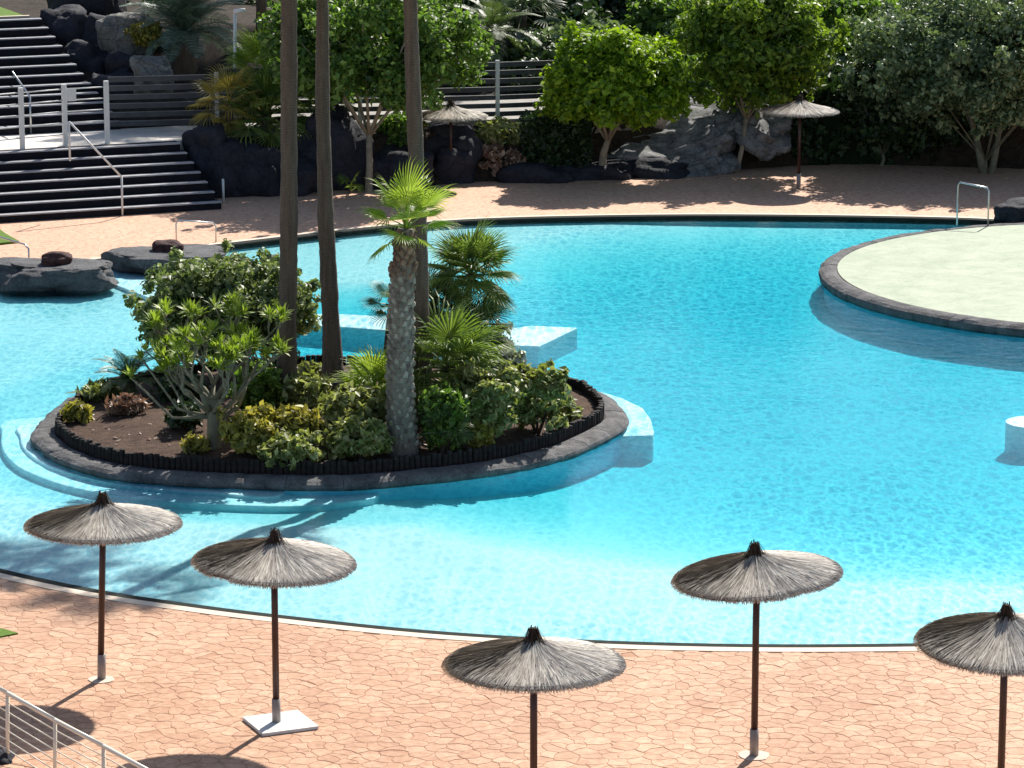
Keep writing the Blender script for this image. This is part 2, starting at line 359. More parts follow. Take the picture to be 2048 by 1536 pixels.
# water: rippled surface with painted caustics over a body that soaks up red light
def watermat():
    m = bpy.data.materials.new('pool_water'); m.use_nodes = True; nt = m.node_tree; nt.nodes.clear()
    out = nt.nodes.new('ShaderNodeOutputMaterial'); v = wcoords(nt)
    n1 = noise_tex(nt, wcoords(nt, (1.0, 0.7, 1)), 8.5, 3, 0.6, 0.9)
    n2 = noise_tex(nt, wcoords(nt, (0.8, 1.0, 1)), 2.6, 2, 0.5, 0.5)
    calm = noise_tex(nt, v, 0.11, 2, 0.5)
    calmf = ramp(nt, calm.outputs[0], [(0.38, (0.35, 0.35, 0.35)), (0.62, (1, 1, 1))])
    h = mathn(nt, 'MULTIPLY', mathn(nt, 'ADD', n1.outputs[0], mathn(nt, 'MULTIPLY', n2.outputs[0], 1.2)), calmf)
    bp = nt.nodes.new('ShaderNodeBump'); bp.inputs['Strength'].default_value = 0.5; bp.inputs['Distance'].default_value = 0.022
    nt.links.new(h, bp.inputs['Height'])
    # caustic light painted into the surface tint: bright lines around darker cells
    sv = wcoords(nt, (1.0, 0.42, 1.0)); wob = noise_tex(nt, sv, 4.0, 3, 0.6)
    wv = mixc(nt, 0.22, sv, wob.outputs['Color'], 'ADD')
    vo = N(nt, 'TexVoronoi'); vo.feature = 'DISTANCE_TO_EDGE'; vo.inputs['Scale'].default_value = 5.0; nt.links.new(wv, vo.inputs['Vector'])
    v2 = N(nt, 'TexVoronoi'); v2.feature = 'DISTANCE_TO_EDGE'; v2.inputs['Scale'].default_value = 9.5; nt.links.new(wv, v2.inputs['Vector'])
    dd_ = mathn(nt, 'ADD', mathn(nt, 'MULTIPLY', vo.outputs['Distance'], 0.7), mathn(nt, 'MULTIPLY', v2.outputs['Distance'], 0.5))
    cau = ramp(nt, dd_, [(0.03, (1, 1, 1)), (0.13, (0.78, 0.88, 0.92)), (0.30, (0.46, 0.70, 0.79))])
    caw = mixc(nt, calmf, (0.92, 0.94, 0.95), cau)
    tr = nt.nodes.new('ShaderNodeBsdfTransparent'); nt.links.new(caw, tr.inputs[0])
    gl = nt.nodes.new('ShaderNodeBsdfGlossy'); gl.inputs['Roughness'].default_value = 0.06; nt.links.new(bp.outputs[0], gl.inputs['Normal'])
    fr = nt.nodes.new('ShaderNodeFresnel'); fr.inputs[0].default_value = 1.15; nt.links.new(bp.outputs[0], fr.inputs['Normal'])
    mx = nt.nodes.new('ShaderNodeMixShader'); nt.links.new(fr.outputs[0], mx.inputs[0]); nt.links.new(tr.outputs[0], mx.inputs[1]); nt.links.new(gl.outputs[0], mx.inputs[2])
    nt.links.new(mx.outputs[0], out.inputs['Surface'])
    va = nt.nodes.new('ShaderNodeVolumeAbsorption'); va.inputs['Color'].default_value = (0.0, 0.88, 0.957, 1); va.inputs['Density'].default_value = 1.08
    vs = nt.nodes.new('ShaderNodeVolumeScatter'); vs.inputs['Color'].default_value = (0.12, 0.80, 1.0, 1); vs.inputs['Density'].default_value = 0.13; vs.inputs['Anisotropy'].default_value = 0.2
    ad = nt.nodes.new('ShaderNodeAddShader'); nt.links.new(va.outputs[0], ad.inputs[0]); nt.links.new(vs.outputs[0], ad.inputs[1])
    nt.links.new(ad.outputs[0], out.inputs['Volume'])
    return m
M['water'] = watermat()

# ------------------------------------------------------------------ pool outline
near = [(-520, 985), (-250, 1070), (0, 1137), (200, 1180), (400, 1210), (560, 1230), (800, 1256), (1000, 1271), (1200, 1281), (1400, 1287), (1600, 1289), (1830, 1287), (2048, 1282), (2350, 1255)]
right = [(2750, 1150), (3050, 930), (3000, 700), (2800, 560), (2500, 480), (2250, 456)]
far = [(2048, 447), (1950, 441), (1800, 437), (1600, 434), (1400, 433), (1200, 435), (1000, 440), (860, 448), (700, 463), (560, 479), (440, 493), (300, 509), (190, 524), (0, 545), (-250, 585), (-600, 660), (-800, 760), (-760, 880)]
outl = [G(x, y).to_2d() for x, y in near + right + far]
POOL = catmull(outl, 6)
if area2(POOL) < 0: POOL = POOL[::-1]
WZ = -0.055
edge_in = POOL; edge_dark = offset(POOL, 0.21); edge_cream = offset(POOL, 0.40)

# ground, deck, edging
V, Fc = sheet_with_hole([(-1500, -1500), (1500, -1500), (1500, 1500), (-1500, 1500)], [(-70, 12), (-70, 125), (70, 125), (70, 12)], -0.02)
tag(link('ground', mesh('ground', V, Fc), M['ground']), kind='structure')
V, Fc = sheet_with_hole([(-72, 10), (72, 10), (72, 127), (-72, 127)], [tuple(p) for p in offset(POOL, 0.23)], 0.0)
tag(link('deck', mesh('deck', V, Fc), M['deck']), kind='structure')
mb = MB(); ring_mesh(mb, [(edge_cream, -0.05), (edge_cream, 0.018), (offset(POOL, 0.22), 0.022), (offset(POOL, 0.22), -0.05)])
tag(mb.build('pool_coping', M['cream']), kind='structure')
mb = MB(); ring_mesh(mb, [(edge_dark, -0.05), (edge_dark, 0.010), (offset(POOL, 0.02), 0.010), (POOL, -0.01), (POOL, WZ - 0.025)])
tag(mb.build('pool_edge', M['dark_edge']), kind='structure')
mb = MB(); ring_mesh(mb, [(offset(POOL, 0.012), -0.13), (offset(POOL, 0.012), -1.3)])
tag(mb.build('pool_wall', M['pool']), kind='structure')

# floor of the pool, a shallow bowl
ISL_C = None
def pool_depth(x, y):
    c = Vector((6.5, 60.5)); dx = (x - c.x) / (12.0 if x < c.x else 16); dy = (y - c.y) / (12.5 if y < c.y else 22)
    r2 = dx * dx + dy * dy
    d = 0.06 + 0.54 * max(0.0, 1 - r2) ** 0.8
    # left basin
    dx = (x + 9) / 9; dy = (y - 62) / 14; r2 = dx * dx + dy * dy
    e = 0.06 + 0.10 * max(0, 1 - r2)
    dx = (x + 1) / 6.5; dy = (y - 67.5) / 6; e = max(e, 0.10 + 0.36 * max(0, 1 - dx * dx - dy * dy) ** .7)
    di = math.hypot(x + 3.0, y - 59.5); e = max(e, 0.21 * min(1, max(0, (8.6 - di) / 1.6)))
    return max(d, e)
xs = np.arange(-24, 32.01, 0.4); ys = np.arange(40, 90.01, 0.4)
XX, YY = np.meshgrid(xs, ys); ZZ = np.array([[WZ - pool_depth(x, y) for x in xs] for y in ys])
nx, ny = len(xs), len(ys)
idx = np.arange(nx * ny).reshape(ny, nx)
Q = np.stack([idx[:-1, :-1], idx[:-1, 1:], idx[1:, 1:], idx[1:, :-1]], -1).reshape(-1, 4)
o = link('pool_floor', mesh_np('pool_floor', np.stack([XX, YY, ZZ], -1).reshape(-1, 3), Q), M['pool']); tag(o, kind='structure')
o.data.polygons.foreach_set('use_smooth', [True] * len(o.data.polygons))
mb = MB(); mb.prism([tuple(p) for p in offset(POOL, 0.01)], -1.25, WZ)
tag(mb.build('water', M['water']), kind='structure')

# ------------------------------------------------------------------ near deck: stamped stones
def voronoi_cells(x0, x1, y0, y1, sx, sy, ok, seed=3):
    r = random.Random(seed); pts = []
    ny_ = int((y1 - y0) / sy); nx_ = int((x1 - x0) / sx)
    for j in range(ny_):
        for i in range(nx_):
            pts.append(Vector((x0 + (i + 0.5 * (j % 2) + 0.5 + r.uniform(-.52, .52)) * sx, y0 + (j + 0.5 + r.uniform(-.5, .5)) * sy)))
    res = geometry.delaunay_2d_cdt(pts, [], [], 0, 1e-6)
    vs, fs = res[0], res[2]; cc = []; inc = {}
    for k, f in enumerate(fs):
        a, b_, c_ = vs[f[0]], vs[f[1]], vs[f[2]]
        d = 2 * (a.x * (b_.y - c_.y) + b_.x * (c_.y - a.y) + c_.x * (a.y - b_.y))
        if abs(d) < 1e-9: cc.append((a + b_ + c_) / 3)
        else:
            ux = (a.length_squared * (b_.y - c_.y) + b_.length_squared * (c_.y - a.y) + c_.length_squared * (a.y - b_.y)) / d
            uy = (a.length_squared * (c_.x - b_.x) + b_.length_squared * (a.x - c_.x) + c_.length_squared * (b_.x - a.x)) / d
            cc.append(Vector((ux, uy)))
        for i in f: inc.setdefault(i, []).append(k)
    cells = []
    for i, ks in inc.items():
        p = vs[i]
        if not ok(p.x, p.y) or len(ks) < 4: continue
        poly = sorted((cc[k] for k in ks), key=lambda q: math.atan2(q.y - p.y, q.x - p.x))
        if any((q - p).length > 0.6 for q in poly): continue
        out = []
        for q in poly:
            if not out or (q - out[-1]).length > 0.02: out.append(q)
        if len(out) > 3 and (out[0] - out[-1]).length < 0.02: out.pop()
        if len(out) >= 4: cells.append((p, out))
    return cells
lim = offset(POOL, 0.36)
stone_zone = lambda x, y: not inside(lim, x, y)
cells = voronoi_cells(-11.5, 11.5, 33.5, 55.5, 0.245, 0.205, lambda x, y: stone_zone(x, y) and y < 53.5)
def proj(p):
    q = p - Vector((0, 0, HC)); cz = q.y * math.cos(TH) - q.z * math.sin(TH); cy = -q.y * math.sin(TH) - q.z * math.cos(TH)
    return 1024 + F * q.x / cz, 768 + F * cy / cz
def stone_geo(mb, p, poly, org=Vector((0, 0))):
    n = len(poly); g = 0.004; r = random.Random(int(p.x * 991 + p.y * 7919)); dz = r.uniform(-.0015, .0015)
    def ins(q, k):
        d = (p - q); L = d.length; return q + d * (k / max(L, .01))
    # wavy outline: one extra point on each side
    ol = []
    for i in range(n):
        a, b_ = poly[i], poly[(i + 1) % n]; mid = (a + b_) / 2
        d = (b_ - a); nrm = Vector((-d.y, d.x))
        h = math.sin(mid.x * 57.3 + mid.y * 91.7) * 0.17
        if (a.x, a.y) > (b_.x, b_.y): nrm = -nrm
        ol += [a, mid + nrm * h]
    n = len(ol)
    o0 = [ins(q, g) - org for q in ol]; o1 = [ins(q, g + 0.010) - org for q in ol]
    V = [(q.x, q.y, 0.004) for q in o0] + [(q.x, q.y, 0.0075 + dz) for q in o0] + [(q.x, q.y, 0.011 + dz) for q in o1]
    Fc = [(i, (i + 1) % n, n + (i + 1) % n, n + i) for i in range(n)] + [(n + i, n + (i + 1) % n, 2 * n + (i + 1) % n, 2 * n + i) for i in range(n)] + [tuple(range(2 * n, 3 * n))]
    mb.add(V, Fc)
sc_cells = []
for p, poly in cells:
    qx, qy = proj(Vector((p.x, p.y, 0)))
    vis = -10 < qx < 2058 and qy < 1545
    sc_cells.append((0 if vis else 1, -qy, p, poly))
sc_cells.sort(key=lambda t: (t[0], t[1]))
jb = MB()
JP = [Vector((-11.2, 33.8)), Vector((11.2, 33.8))] + [Vector((x, y)) for x, y in []]
# bed of joints under the stones follows the pool edge
band = sorted([p for p in offset(POOL, 0.32) if -11.2 < p.x < 11.2 and p.y < 53], key=lambda p: p.x)
top = [Vector((-11.2, band[0].y))] + band + [Vector((11.2, band[-1].y))]
poly = [Vector((-11.2, 33.8)), Vector((11.2, 33.8))] + top[::-1]
V = [(p.x, p.y, 0.004) for p in poly]
joint = link('paved_apron', mesh('paved_apron', V, [tuple(range(len(V)))]), M['joint']); tag(joint, kind='structure')
rest = MB()
for i, (_, _, p, pl) in enumerate(sc_cells):
    if i < 300:
        s_ = MB(); stone_geo(s_, p, pl, p); s_.build('paving_stone', M['stone'], joint, loc=(p.x, p.y, 0))
    else: stone_geo(rest, p, pl)
tag(rest.build('paving_stones_beyond', M['stone'], joint), kind='stuff')

# ------------------------------------------------------------------ rocks
def rock_mesh(dx, dy, dz, seed, sub=4, rough=0.22, flat=0.0, strata=0.0, pw=.75):
    bm = bmesh.new(); bmesh.ops.create_icosphere(bm, subdivisions=sub, radius=1)
    off = Vector((seed * 7.13, seed * 3.7, seed * 1.9))
    for v in bm.verts:
        d = v.co.normalized()
        k = 1 + rough * noise.noise(d * 1.3 + off) * 1.6 + rough * 0.6 * (1 - abs(noise.noise(d * 2.7 + off)) * 2) * 0.6 + rough * 0.25 * noise.noise(d * 7 + off)
        q = Vector((math.copysign(abs(d.x) ** pw, d.x), math.copysign(abs(d.y) ** pw, d.y), math.copysign(abs(d.z) ** 0.7, d.z))) * k
        if strata: q += Vector((0, 0, strata * noise.noise(Vector((d.x * 1.5, d.y * 1.5, d.z * 6)) + off)))
        if flat and q.z > flat: q.z = flat + (q.z - flat) * 0.25
        v.co = Vector((q.x * dx, q.y * dy, q.z * dz))
    me = bpy.data.meshes.new('rock'); bm.to_mesh(me); bm.free()
    me.polygons.foreach_set('use_smooth', [True] * len(me.polygons)); return me
SEED = [1]
def rockbox(x0, y0, x1, y1, Y, mat, label, dy=None, rot=(0, 0, 0), name='rock', cat='rock', group=None, rough=0.2, flat=0, strata=0, sub=4, pw=.75):
    a = P(x0, y1, Y); b_ = P(x1, y0, Y); hx = (b_.x - a.x) / 2; hz = (b_.z - a.z) / 2; SEED[0] += 1
    me = rock_mesh(hx, dy or hx * 0.8, hz, SEED[0], sub, rough, flat, strata, pw)
    o = link(name, me, M[mat]); o.location = (a + b_) / 2; o.rotation_euler = [R(t) for t in rot]
    return tag(o, label, cat, group)

# ------------------------------------------------------------------ main island
def circle_fit(pts):
    A = np.array([[2 * p.x, 2 * p.y, 1] for p in pts]); b_ = np.array([p.x ** 2 + p.y ** 2 for p in pts])
    s = np.linalg.lstsq(A, b_, rcond=None)[0]; return s[0], s[1], math.sqrt(s[2] + s[0] ** 2 + s[1] ** 2)
RIM_Z = 0.10
front_px = [(66, 873), (78, 902), (118, 928), (215, 957), (358, 971), (537, 978), (698, 979), (926, 959), (1105, 927), (1213, 884), (1256, 850)]
back_px = [(1170, 769), (1123, 754), (1052, 740), (900, 722), (700, 712), (560, 713), (420, 724), (300, 742), (190, 769)]
outl = [G(x, y, WZ).to_2d() for x, y in front_px]; pal = [G(x, y, .31).to_2d() for x, y in back_px]
cc_ = Vector((-3.0, 58.6)); outl += [p + (p - cc_).normalized() * .5 for p in pal]
ISL = catmull(outl, 8)
if area2(ISL) < 0: ISL = ISL[::-1]
island = empty('planted_island', (*(sum(ISL, Vector((0, 0))) / len(ISL)), 0), 'dark rimmed island planted with palms in the middle of the turquoise pool', 'island')
IC = island.location.copy()
def isl_local(V): return [Vector(v) - IC for v in V]
def stoned_ring(root, loop, wid, z_top, z_bot, seg_len, mat, org, bulge=0.05, seed=0, gap=0.008):
    n = len(loop); L = [0]
    for i in range(n): L.append(L[-1] + (loop[(i + 1) % n] - loop[i]).length)
    tot = L[-1]; K = round(tot / seg_len)
    def at(s):
        s %= tot
        lo = 0
        while L[lo + 1] < s: lo += 1
        t = (s - L[lo]) / (L[lo + 1] - L[lo]); a, b_ = loop[lo], loop[(lo + 1) % n]
        d = (loop[(lo + 2) % n] - loop[lo - 1]).normalized()
        return a.lerp(b_, t), Vector((d.y, -d.x))      # point, outward normal
    cuts = [(i + rng.uniform(-.15, .15)) * tot / K for i in range(K)]; cuts.append(cuts[0] + tot)
    for i in range(K):
        m_ = 7; V = []; prof = [(0.02, z_bot), (-0.015, z_top - 0.11), (0.0, z_top - 0.07), (0.07, z_top - 0.025), (0.17, z_top), (wid * .6, z_top + 0.008), (wid - 0.05, z_top), (wid, z_top - 0.04), (wid, z_bot + 0.02)]
        np_ = len(prof); dz = rng.uniform(-.006, .006)
        for k in range(m_):
            s = cuts[i] + gap / 2 + (cuts[i + 1] - cuts[i] - gap) * k / (m_ - 1); p, nn = at(s)
            for j, (o_, z) in enumerate(prof):
                q = Vector((p.x - nn.x * o_, p.y - nn.y * o_, z + dz))
                e = 0.020 * noise.noise(q * 3 + Vector((seed, 0, 0))) + 0.01 * noise.noise(q * 13)
                q.z += e if z > z_bot + .03 else 0; q.x += nn.x * e * 1.2; q.y += nn.y * e * 1.2
                V.append(q - org)
        Fc = [(k * np_ + j, (k + 1) * np_ + j, (k + 1) * np_ + j + 1, k * np_ + j + 1) for k in range(m_ - 1) for j in range(np_ - 1)]
        Fc += [tuple(range(np_)), tuple((m_ - 1) * np_ + j for j in range(np_))[::-1]]
        s_ = MB(); s_.add(V, Fc); s_.build('coping_stone', mat, root, smooth=False)
stoned_ring(island, ISL, 0.44, RIM_Z, WZ - 0.03, 0.85, M['rim'], IC)
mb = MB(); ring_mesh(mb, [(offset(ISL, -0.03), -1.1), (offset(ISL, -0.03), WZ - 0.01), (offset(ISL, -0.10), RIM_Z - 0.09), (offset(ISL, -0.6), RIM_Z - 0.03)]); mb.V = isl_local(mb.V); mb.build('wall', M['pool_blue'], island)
# palisade of short stakes
ST = offset(ISL, -0.47); stake_meshes = []
for k in range(5):
    s_ = MB(); h = 0.215 + 0.012 * k; wv = 0.049
    s_.prism([(wv * math.cos(a) * 1.05, wv * math.sin(a)) for a in [2 * math.pi * i / 7 for i in range(7)]], 0, h)
    s_.V += [Vector((0.008 * (k - 2), 0, h + 0.015))]; t = len(s_.V) - 1; s_.F.pop(1)
    s_.F += [(7 + i, 7 + (i + 1) % 7, t) for i in range(7)]
    stake_meshes.append(mesh('stake', s_.V, s_.F))
tot = sum((ST[(i + 1) % len(ST)] - ST[i]).length for i in range(len(ST))); ns = 298; acc = 0; nxt = 0; cnt = 0
for i in range(len(ST)):
    a, b_ = ST[i], ST[(i + 1) % len(ST)]; l = (b_ - a).length
    while nxt <= acc + l and cnt < ns:
        p = a.lerp(b_, (nxt - acc) / l)
        o = link('stake', rng.choice(stake_meshes), M['stake'], island); o.location = Vector((p.x, p.y, RIM_Z - 0.03)) - IC
        o.rotation_euler = (rng.uniform(-.05, .05), rng.uniform(-.05, .05), rng.uniform(0, 6)); cnt += 1; nxt += tot / ns
    acc += l
# soil, slightly mounded
bm = bmesh.new(); SO = offset(ISL, -0.48); icx, icy = IC.x, IC.y
rings = []
for k in range(0, 13):
    t = 1 - k / 12; row = []
    for p in SO[::2]:
        x = icx + (p.x - icx) * t; y = icy + (p.y - icy) * t
        z = 0.15 + 0.24 * (1 - t ** 2) + 0.06 * noise.noise(Vector((x * 1.2, y * 1.2, 0))) + 0.02 * noise.noise(Vector((x * 6, y * 6, 0)))
        row.append((x - IC.x, y - IC.y, z))
    rings.append(row)
n = len(rings[0]); V = [v for r_ in rings for v in r_]; Fc = [(a * n + i, a * n + (i + 1) % n, (a + 1) * n + (i + 1) % n, (a + 1) * n + i) for a in range(12) for i in range(n)]
bm.free(); link('soil', mesh('soil', V, Fc, True), M['soil'], island)
def soil_z(x, y):
    t = min(1, (Vector((x, y)) - Vector((icx, icy))).length / 4.6); return 0.15 + 0.24 * (1 - t * t)
def IS(px, py):                          # a foot point on the island's soil
    p = G(px, py, 0.4)
    for _ in range(4): p = G(px, py, soil_z(p.x, p.y))
    return p
# litter and small stones on the soil
lb = MB()
for k in range(700):
    a = rng.uniform(0, 6.28); t = math.sqrt(rng.random()) * 4.5; x = icx + math.cos(a) * t; y = icy + math.sin(a) * t
    if not inside(SO, x, y): continue
    s = rng.uniform(.02, .06); z = soil_z(x, y) + 0.02
    d = Vector((rng.uniform(-1, 1), rng.uniform(-1, 1), rng.uniform(-.3, .3))).normalized() * s; e = Vector((-d.y, d.x, rng.uniform(-.02, .02))) * .5
    c_ = Vector((x, y, z)); lb.add([c_ - d, c_ + e, c_ + d, c_ - e], [(0, 1, 2, 3)])
tag(lb.build('leaf_litter', M['dry']), 'dry leaves scattered over the brown soil of the planted island', 'leaf litter', kind='stuff')

# ------------------------------------------------------------------ submerged platforms
def platform(name, px, ztop, label, zbot=-1.1, mat='poolwhite', cat='step', smooth=False, n=6):
    pts = [G(x, y, ztop).to_2d() for x, y in px]
    if smooth: pts = catmull(pts, n)
    if area2(pts) < 0: pts = pts[::-1]
    s_ = MB(); s_.prism([tuple(p) for p in pts], zbot, ztop)
    o = s_.build(name, M[mat]); bv = o.modifiers.new('soft_edge', 'BEVEL'); bv.width = .025; bv.segments = 2; bv.limit_method = 'ANGLE'; return tag(o, label, cat)
platform('underwater_bench', [(600, 628), (690, 628), (800, 634), (900, 642), (900, 668), (770, 660), (690, 654), (600, 650)], WZ - .02, 'white underwater bench seen between the tall palm trunks behind the island')
platform('underwater_platform', [(985, 662), (1060, 651), (1155, 655), (1078, 692), (985, 690)], WZ - .02, 'pale angular platform just under the water behind the small fan palms')
platform('underwater_step', [(1200, 782), (1245, 796), (1285, 815), (1302, 838), (1308, 862), (1306, 870), (1255, 872), (1200, 872)], WZ - .05, 'pale step with a rounded end at the right side of the planted island')
platform('underwater_step', [(200, 848), (45, 850), (40, 872), (46, 894), (72, 918), (120, 940), (200, 961), (300, 977), (430, 986), (560, 990), (560, 930), (300, 930)], WZ - .045, 'upper crescent step under water at the left end of the island', smooth=True)
platform('underwater_step', [(200, 838), (20, 840), (3, 868), (6, 900), (32, 930), (78, 953), (140, 973), (215, 988), (320, 1001), (450, 1009), (580, 1012), (690, 1004), (760, 986), (700, 930), (300, 920)], WZ - .10, 'lower and wider crescent step under water around the left of the island', smooth=True)
platform('entry_step', [(205, 538), (250, 520), (330, 525), (470, 520), (470, 590), (300, 596), (226, 568)], WZ - .03, 'white entry step under shallow water between the two flat pool rocks')
c_ = G(2068, 845, WZ - .03)
s_ = MB(); s_.prism([(c_.x + .5 * math.cos(a), c_.y + .5 * math.sin(a)) for a in [2 * math.pi * i / 28 for i in range(28)]], -1.1, WZ - .02)
tag(s_.build('underwater_stool', M['poolwhite']), 'round white stool under the water at the right edge of the picture', 'stool')

# ------------------------------------------------------------------ right island
RIM_Z = 0.15
rp = [G(x, y, RIM_Z) for x, y in [(1650, 530), (1668, 562), (1720, 592), (1800, 618), (1900, 636), (2048, 650), (1672, 500), (1760, 470), (1900, 452), (1978, 447)]]
rx, ry, rr = circle_fit(rp)
RI = [Vector((rx + rr * math.cos(a), ry + rr * math.sin(a))) for a in [2 * math.pi * i / 160 for i in range(160)]]
rroot = empty('round_island', (rx, ry, 0), 'round pale green sunbathing island with a dark stone rim at the right', 'island')
RC = Vector((rx, ry, 0))
stoned_ring(rroot, RI, 0.40, RIM_Z, WZ - 0.04, 1.1, M['rim'], RC, seed=9)
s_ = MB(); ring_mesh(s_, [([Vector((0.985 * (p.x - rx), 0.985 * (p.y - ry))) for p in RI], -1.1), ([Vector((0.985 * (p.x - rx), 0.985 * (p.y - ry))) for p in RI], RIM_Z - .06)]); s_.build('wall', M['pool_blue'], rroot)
s_ = MB(); q = rr - .39; s_.add([(q * math.cos(2 * math.pi * i / 160), q * math.sin(2 * math.pi * i / 160), RIM_Z - .01) for i in range(160)], [tuple(range(160))]); s_.build('surface', M['green_top'], rroot)

# ------------------------------------------------------------------ umbrellas
def umbrella(foot, rad, rim_h, label, seed, tilt=(0, 0), lean=(0, 0), notches=(), plate=0, group='straw parasols around the pool', nst=5200, cone=0.28, far=False):
    r = random.Random(seed); root = empty('straw_umbrella', foot, label, 'parasol', group)
    top = rim_h + cone
    L = Vector((lean[0], lean[1], 1))
    s_ = MB(); s_.tube([Vector((0, 0, 0.30)), L * (top - .02)], 0.043, 12); s_.build('pole', M['pole'], root, True)
    s_ = MB(); s_.tube([(0, 0, 0), L * 0.34], 0.056, 12); s_.build('pole_sleeve', M['sleeve'], root, True)
    if plate:
        s_ = MB(); s_.box((0.05, 0, .02), (plate, plate, .04), Matrix.Rotation(R(24), 3, 'Z')); s_.build('base_plate', M['plate'], root)
    # straw canopy: ring-wise surface plus loose strands on it
    can = bpy.data.objects.new('canopy', None)
    def notch(a):
        k = 1
        for (na, nw, nd) in notches:
            d = (a - na + math.pi) % (2 * math.pi) - math.pi
            if abs(d) < nw: k -= nd * (1 - abs(d) / nw) ** 0.4
        return k
    def prof(t):                         # t 0 at the tip .. 1 at the rim -> radius, height
        return 0.05 + (rad - .05) * t, cone * (1 - t) * (1 - 0.22 * math.sin(math.pi * t)) 
    T = Matrix.Rotation(tilt[0], 3, 'X') @ Matrix.Rotation(tilt[1], 3, 'Y')
    C0 = L * rim_h
    na = 72; V = []; Fc = []
    for j in range(8):
        t = j / 7; R_, z_ = prof(t)
        for i in range(na):
            a = 2 * math.pi * i / na; k = notch(a) if t > .6 else 1
            rr_ = R_ * (1 if t < .6 else 1 - (1 - k) * (t - .6) / .4) * 0.97
            V.append(C0 + T @ Vector((rr_ * math.cos(a), rr_ * math.sin(a), z_ - .015 + 0.012 * noise.noise(Vector((a * 5, t * 3, seed))))))
    for i in range(na):
        V.append(C0 + T @ Vector((.93 * rad * notch(2 * math.pi * i / na) * math.cos(2 * math.pi * i / na), .93 * rad * notch(2 * math.pi * i / na) * math.sin(2 * math.pi * i / na), -.03)))
    for j in range(8):
        for i in range(na):
            Fc.append((j * na + i, j * na + (i + 1) % na, (j + 1) * na + (i + 1) % na, (j + 1) * na + i))
    b0 = len(V)
    s_ = MB(); s_.add(V, Fc); co = s_.build('canopy', M['straw_under'], root, True)
    V = []; Fc = []
    for k in range(nst):
        a = r.uniform(0, 2 * math.pi); nk = notch(a)
        t0 = r.random() ** 0.7 * 0.8; t1 = min(1.02, t0 + r.uniform(.22, .55))
        if t0 > .3 and r.random() < .45: t1 = r.uniform(.97, 1.035)
        da = r.gauss(0, .035); wv = r.uniform(.003, .008) * (1.5 if far else 1); lift = r.uniform(.0, .022)
        pts = []
        for q in range(3):
            t = t0 + (t1 - t0) * q / 2; R_, z_ = prof(min(t, 1)); 
            if t > 1: z_ -= (t - 1) * 1.2
            R_ *= min(1, nk + .0) if t > .6 else 1
            if t > 1: R_ *= 1 + (t - 1) * .6
            aa = a + da * q / 2
            pts.append((Vector((R_ * math.cos(aa), R_ * math.sin(aa), z_ + lift * (1 - q * .2))), Vector((-math.sin(aa), math.cos(aa), 0))))
        i0 = len(V)
        for q, (p, d) in enumerate(pts):
            w_ = wv * (.6 if q == 0 else 1.0 if q == 1 else .35)
            V += [C0 + T @ (p - d * w_), C0 + T @ (p + d * w_ + Vector((0, 0, .004)))]
        Fc += [(i0, i0 + 1, i0 + 3, i0 + 2), (i0 + 2, i0 + 3, i0 + 5, i0 + 4)]
    # frayed fringe
    for k in range(nst // 3):
        a = r.uniform(0, 2 * math.pi); nk = notch(a); R0 = rad * nk * .95; d = Vector((math.cos(a), math.sin(a), 0)); e = Vector((-d.y, d.x, 0)) * .005
        l = r.uniform(-.01, .022); p0 = C0 + T @ (d * R0 + Vector((0, 0, .03))); p1 = C0 + T @ (d * (R0 + l) + Vector((r.gauss(0, .01), r.gauss(0, .01), -.015 - r.random() * .045)))
        ee = T @ e; i0 = len(V); V += [p0 - ee, p0 + ee, p1 + ee * .4, p1 - ee * .4]; Fc += [(i0, i0 + 1, i0 + 2, i0 + 3)]
    th = link('thatch', mesh('thatch', V, Fc), M['straw'], root); th['kind'] = 'stuff'
    s_ = MB(); a0 = C0 + T @ Vector((0, 0, cone * .80)); ax = T @ Vector((0, 0, 1))
    s_.tube([a0, a0 + ax * .05, a0 + ax * .10, a0 + ax * .16, a0 + ax * .19], [.12, .075, .058, .05, .028], 12, wob=.35, seed=seed)
    for k in range(60):
        a = r.uniform(0, 6.283); d = Vector((math.cos(a), math.sin(a), 0)); q0 = a0 + ax * r.uniform(.1, .2) + T @ d * .055; q1 = a0 + T @ (d * r.uniform(.12, .2)) - ax * r.uniform(0, .05)
        if r.random() < .25: q1 = a0 + ax * r.uniform(.17, .22) + T @ d * .05
        e = T @ Vector((-d.y, d.x, 0)) * .008; s_.add([q0 - e, q0 + e, q1 + e, q1 - e], [(0, 1, 2, 3)])
    s_.build('cap', M['cap'], root)
    s_ = MB()
    for k in range(8):
        a = 2 * math.pi * k / 8 + .2
        s_ = MB(); s_.tube([C0 + T @ Vector((.04 * math.cos(a), .04 * math.sin(a), cone * .80)), C0 + T @ Vector((rad * .9 * math.cos(a), rad * .9 * math.sin(a), -.035))], .012, 6); s_.build('rib', M['pole'], root)
    return root
def foot(px, py): 
    p = G(px, py, .015); return p
umbrella(foot(203, 1358), 1.02, 2.11, 'straw parasol on a brown pole by the pool, leftmost of the near row', 11, lean=(.035, 0))
umbrella(foot(553, 1449), 1.02, 2.12, 'straw parasol standing on a pale square base plate', 12, tilt=(.03, .04), notches=[(R(232), R(9), .07)], plate=.74)
umbrella(foot(1067, 1692), 1.02, 2.15, 'straw parasol whose pole leaves the picture at the bottom, middle of the near row', 13, tilt=(0, -.01))
umbrella(foot(1508, 1511), 1.03, 2.28, 'tilted straw parasol with a notched edge, fully seen to the right', 14, tilt=(0.02, -.085), notches=[(R(-62), R(12), .06)])
umbrella(foot(1999, 1640), 1.03, 2.13, 'straw parasol cut by the right edge of the picture', 15, tilt=(.06, .0), cone=.34)
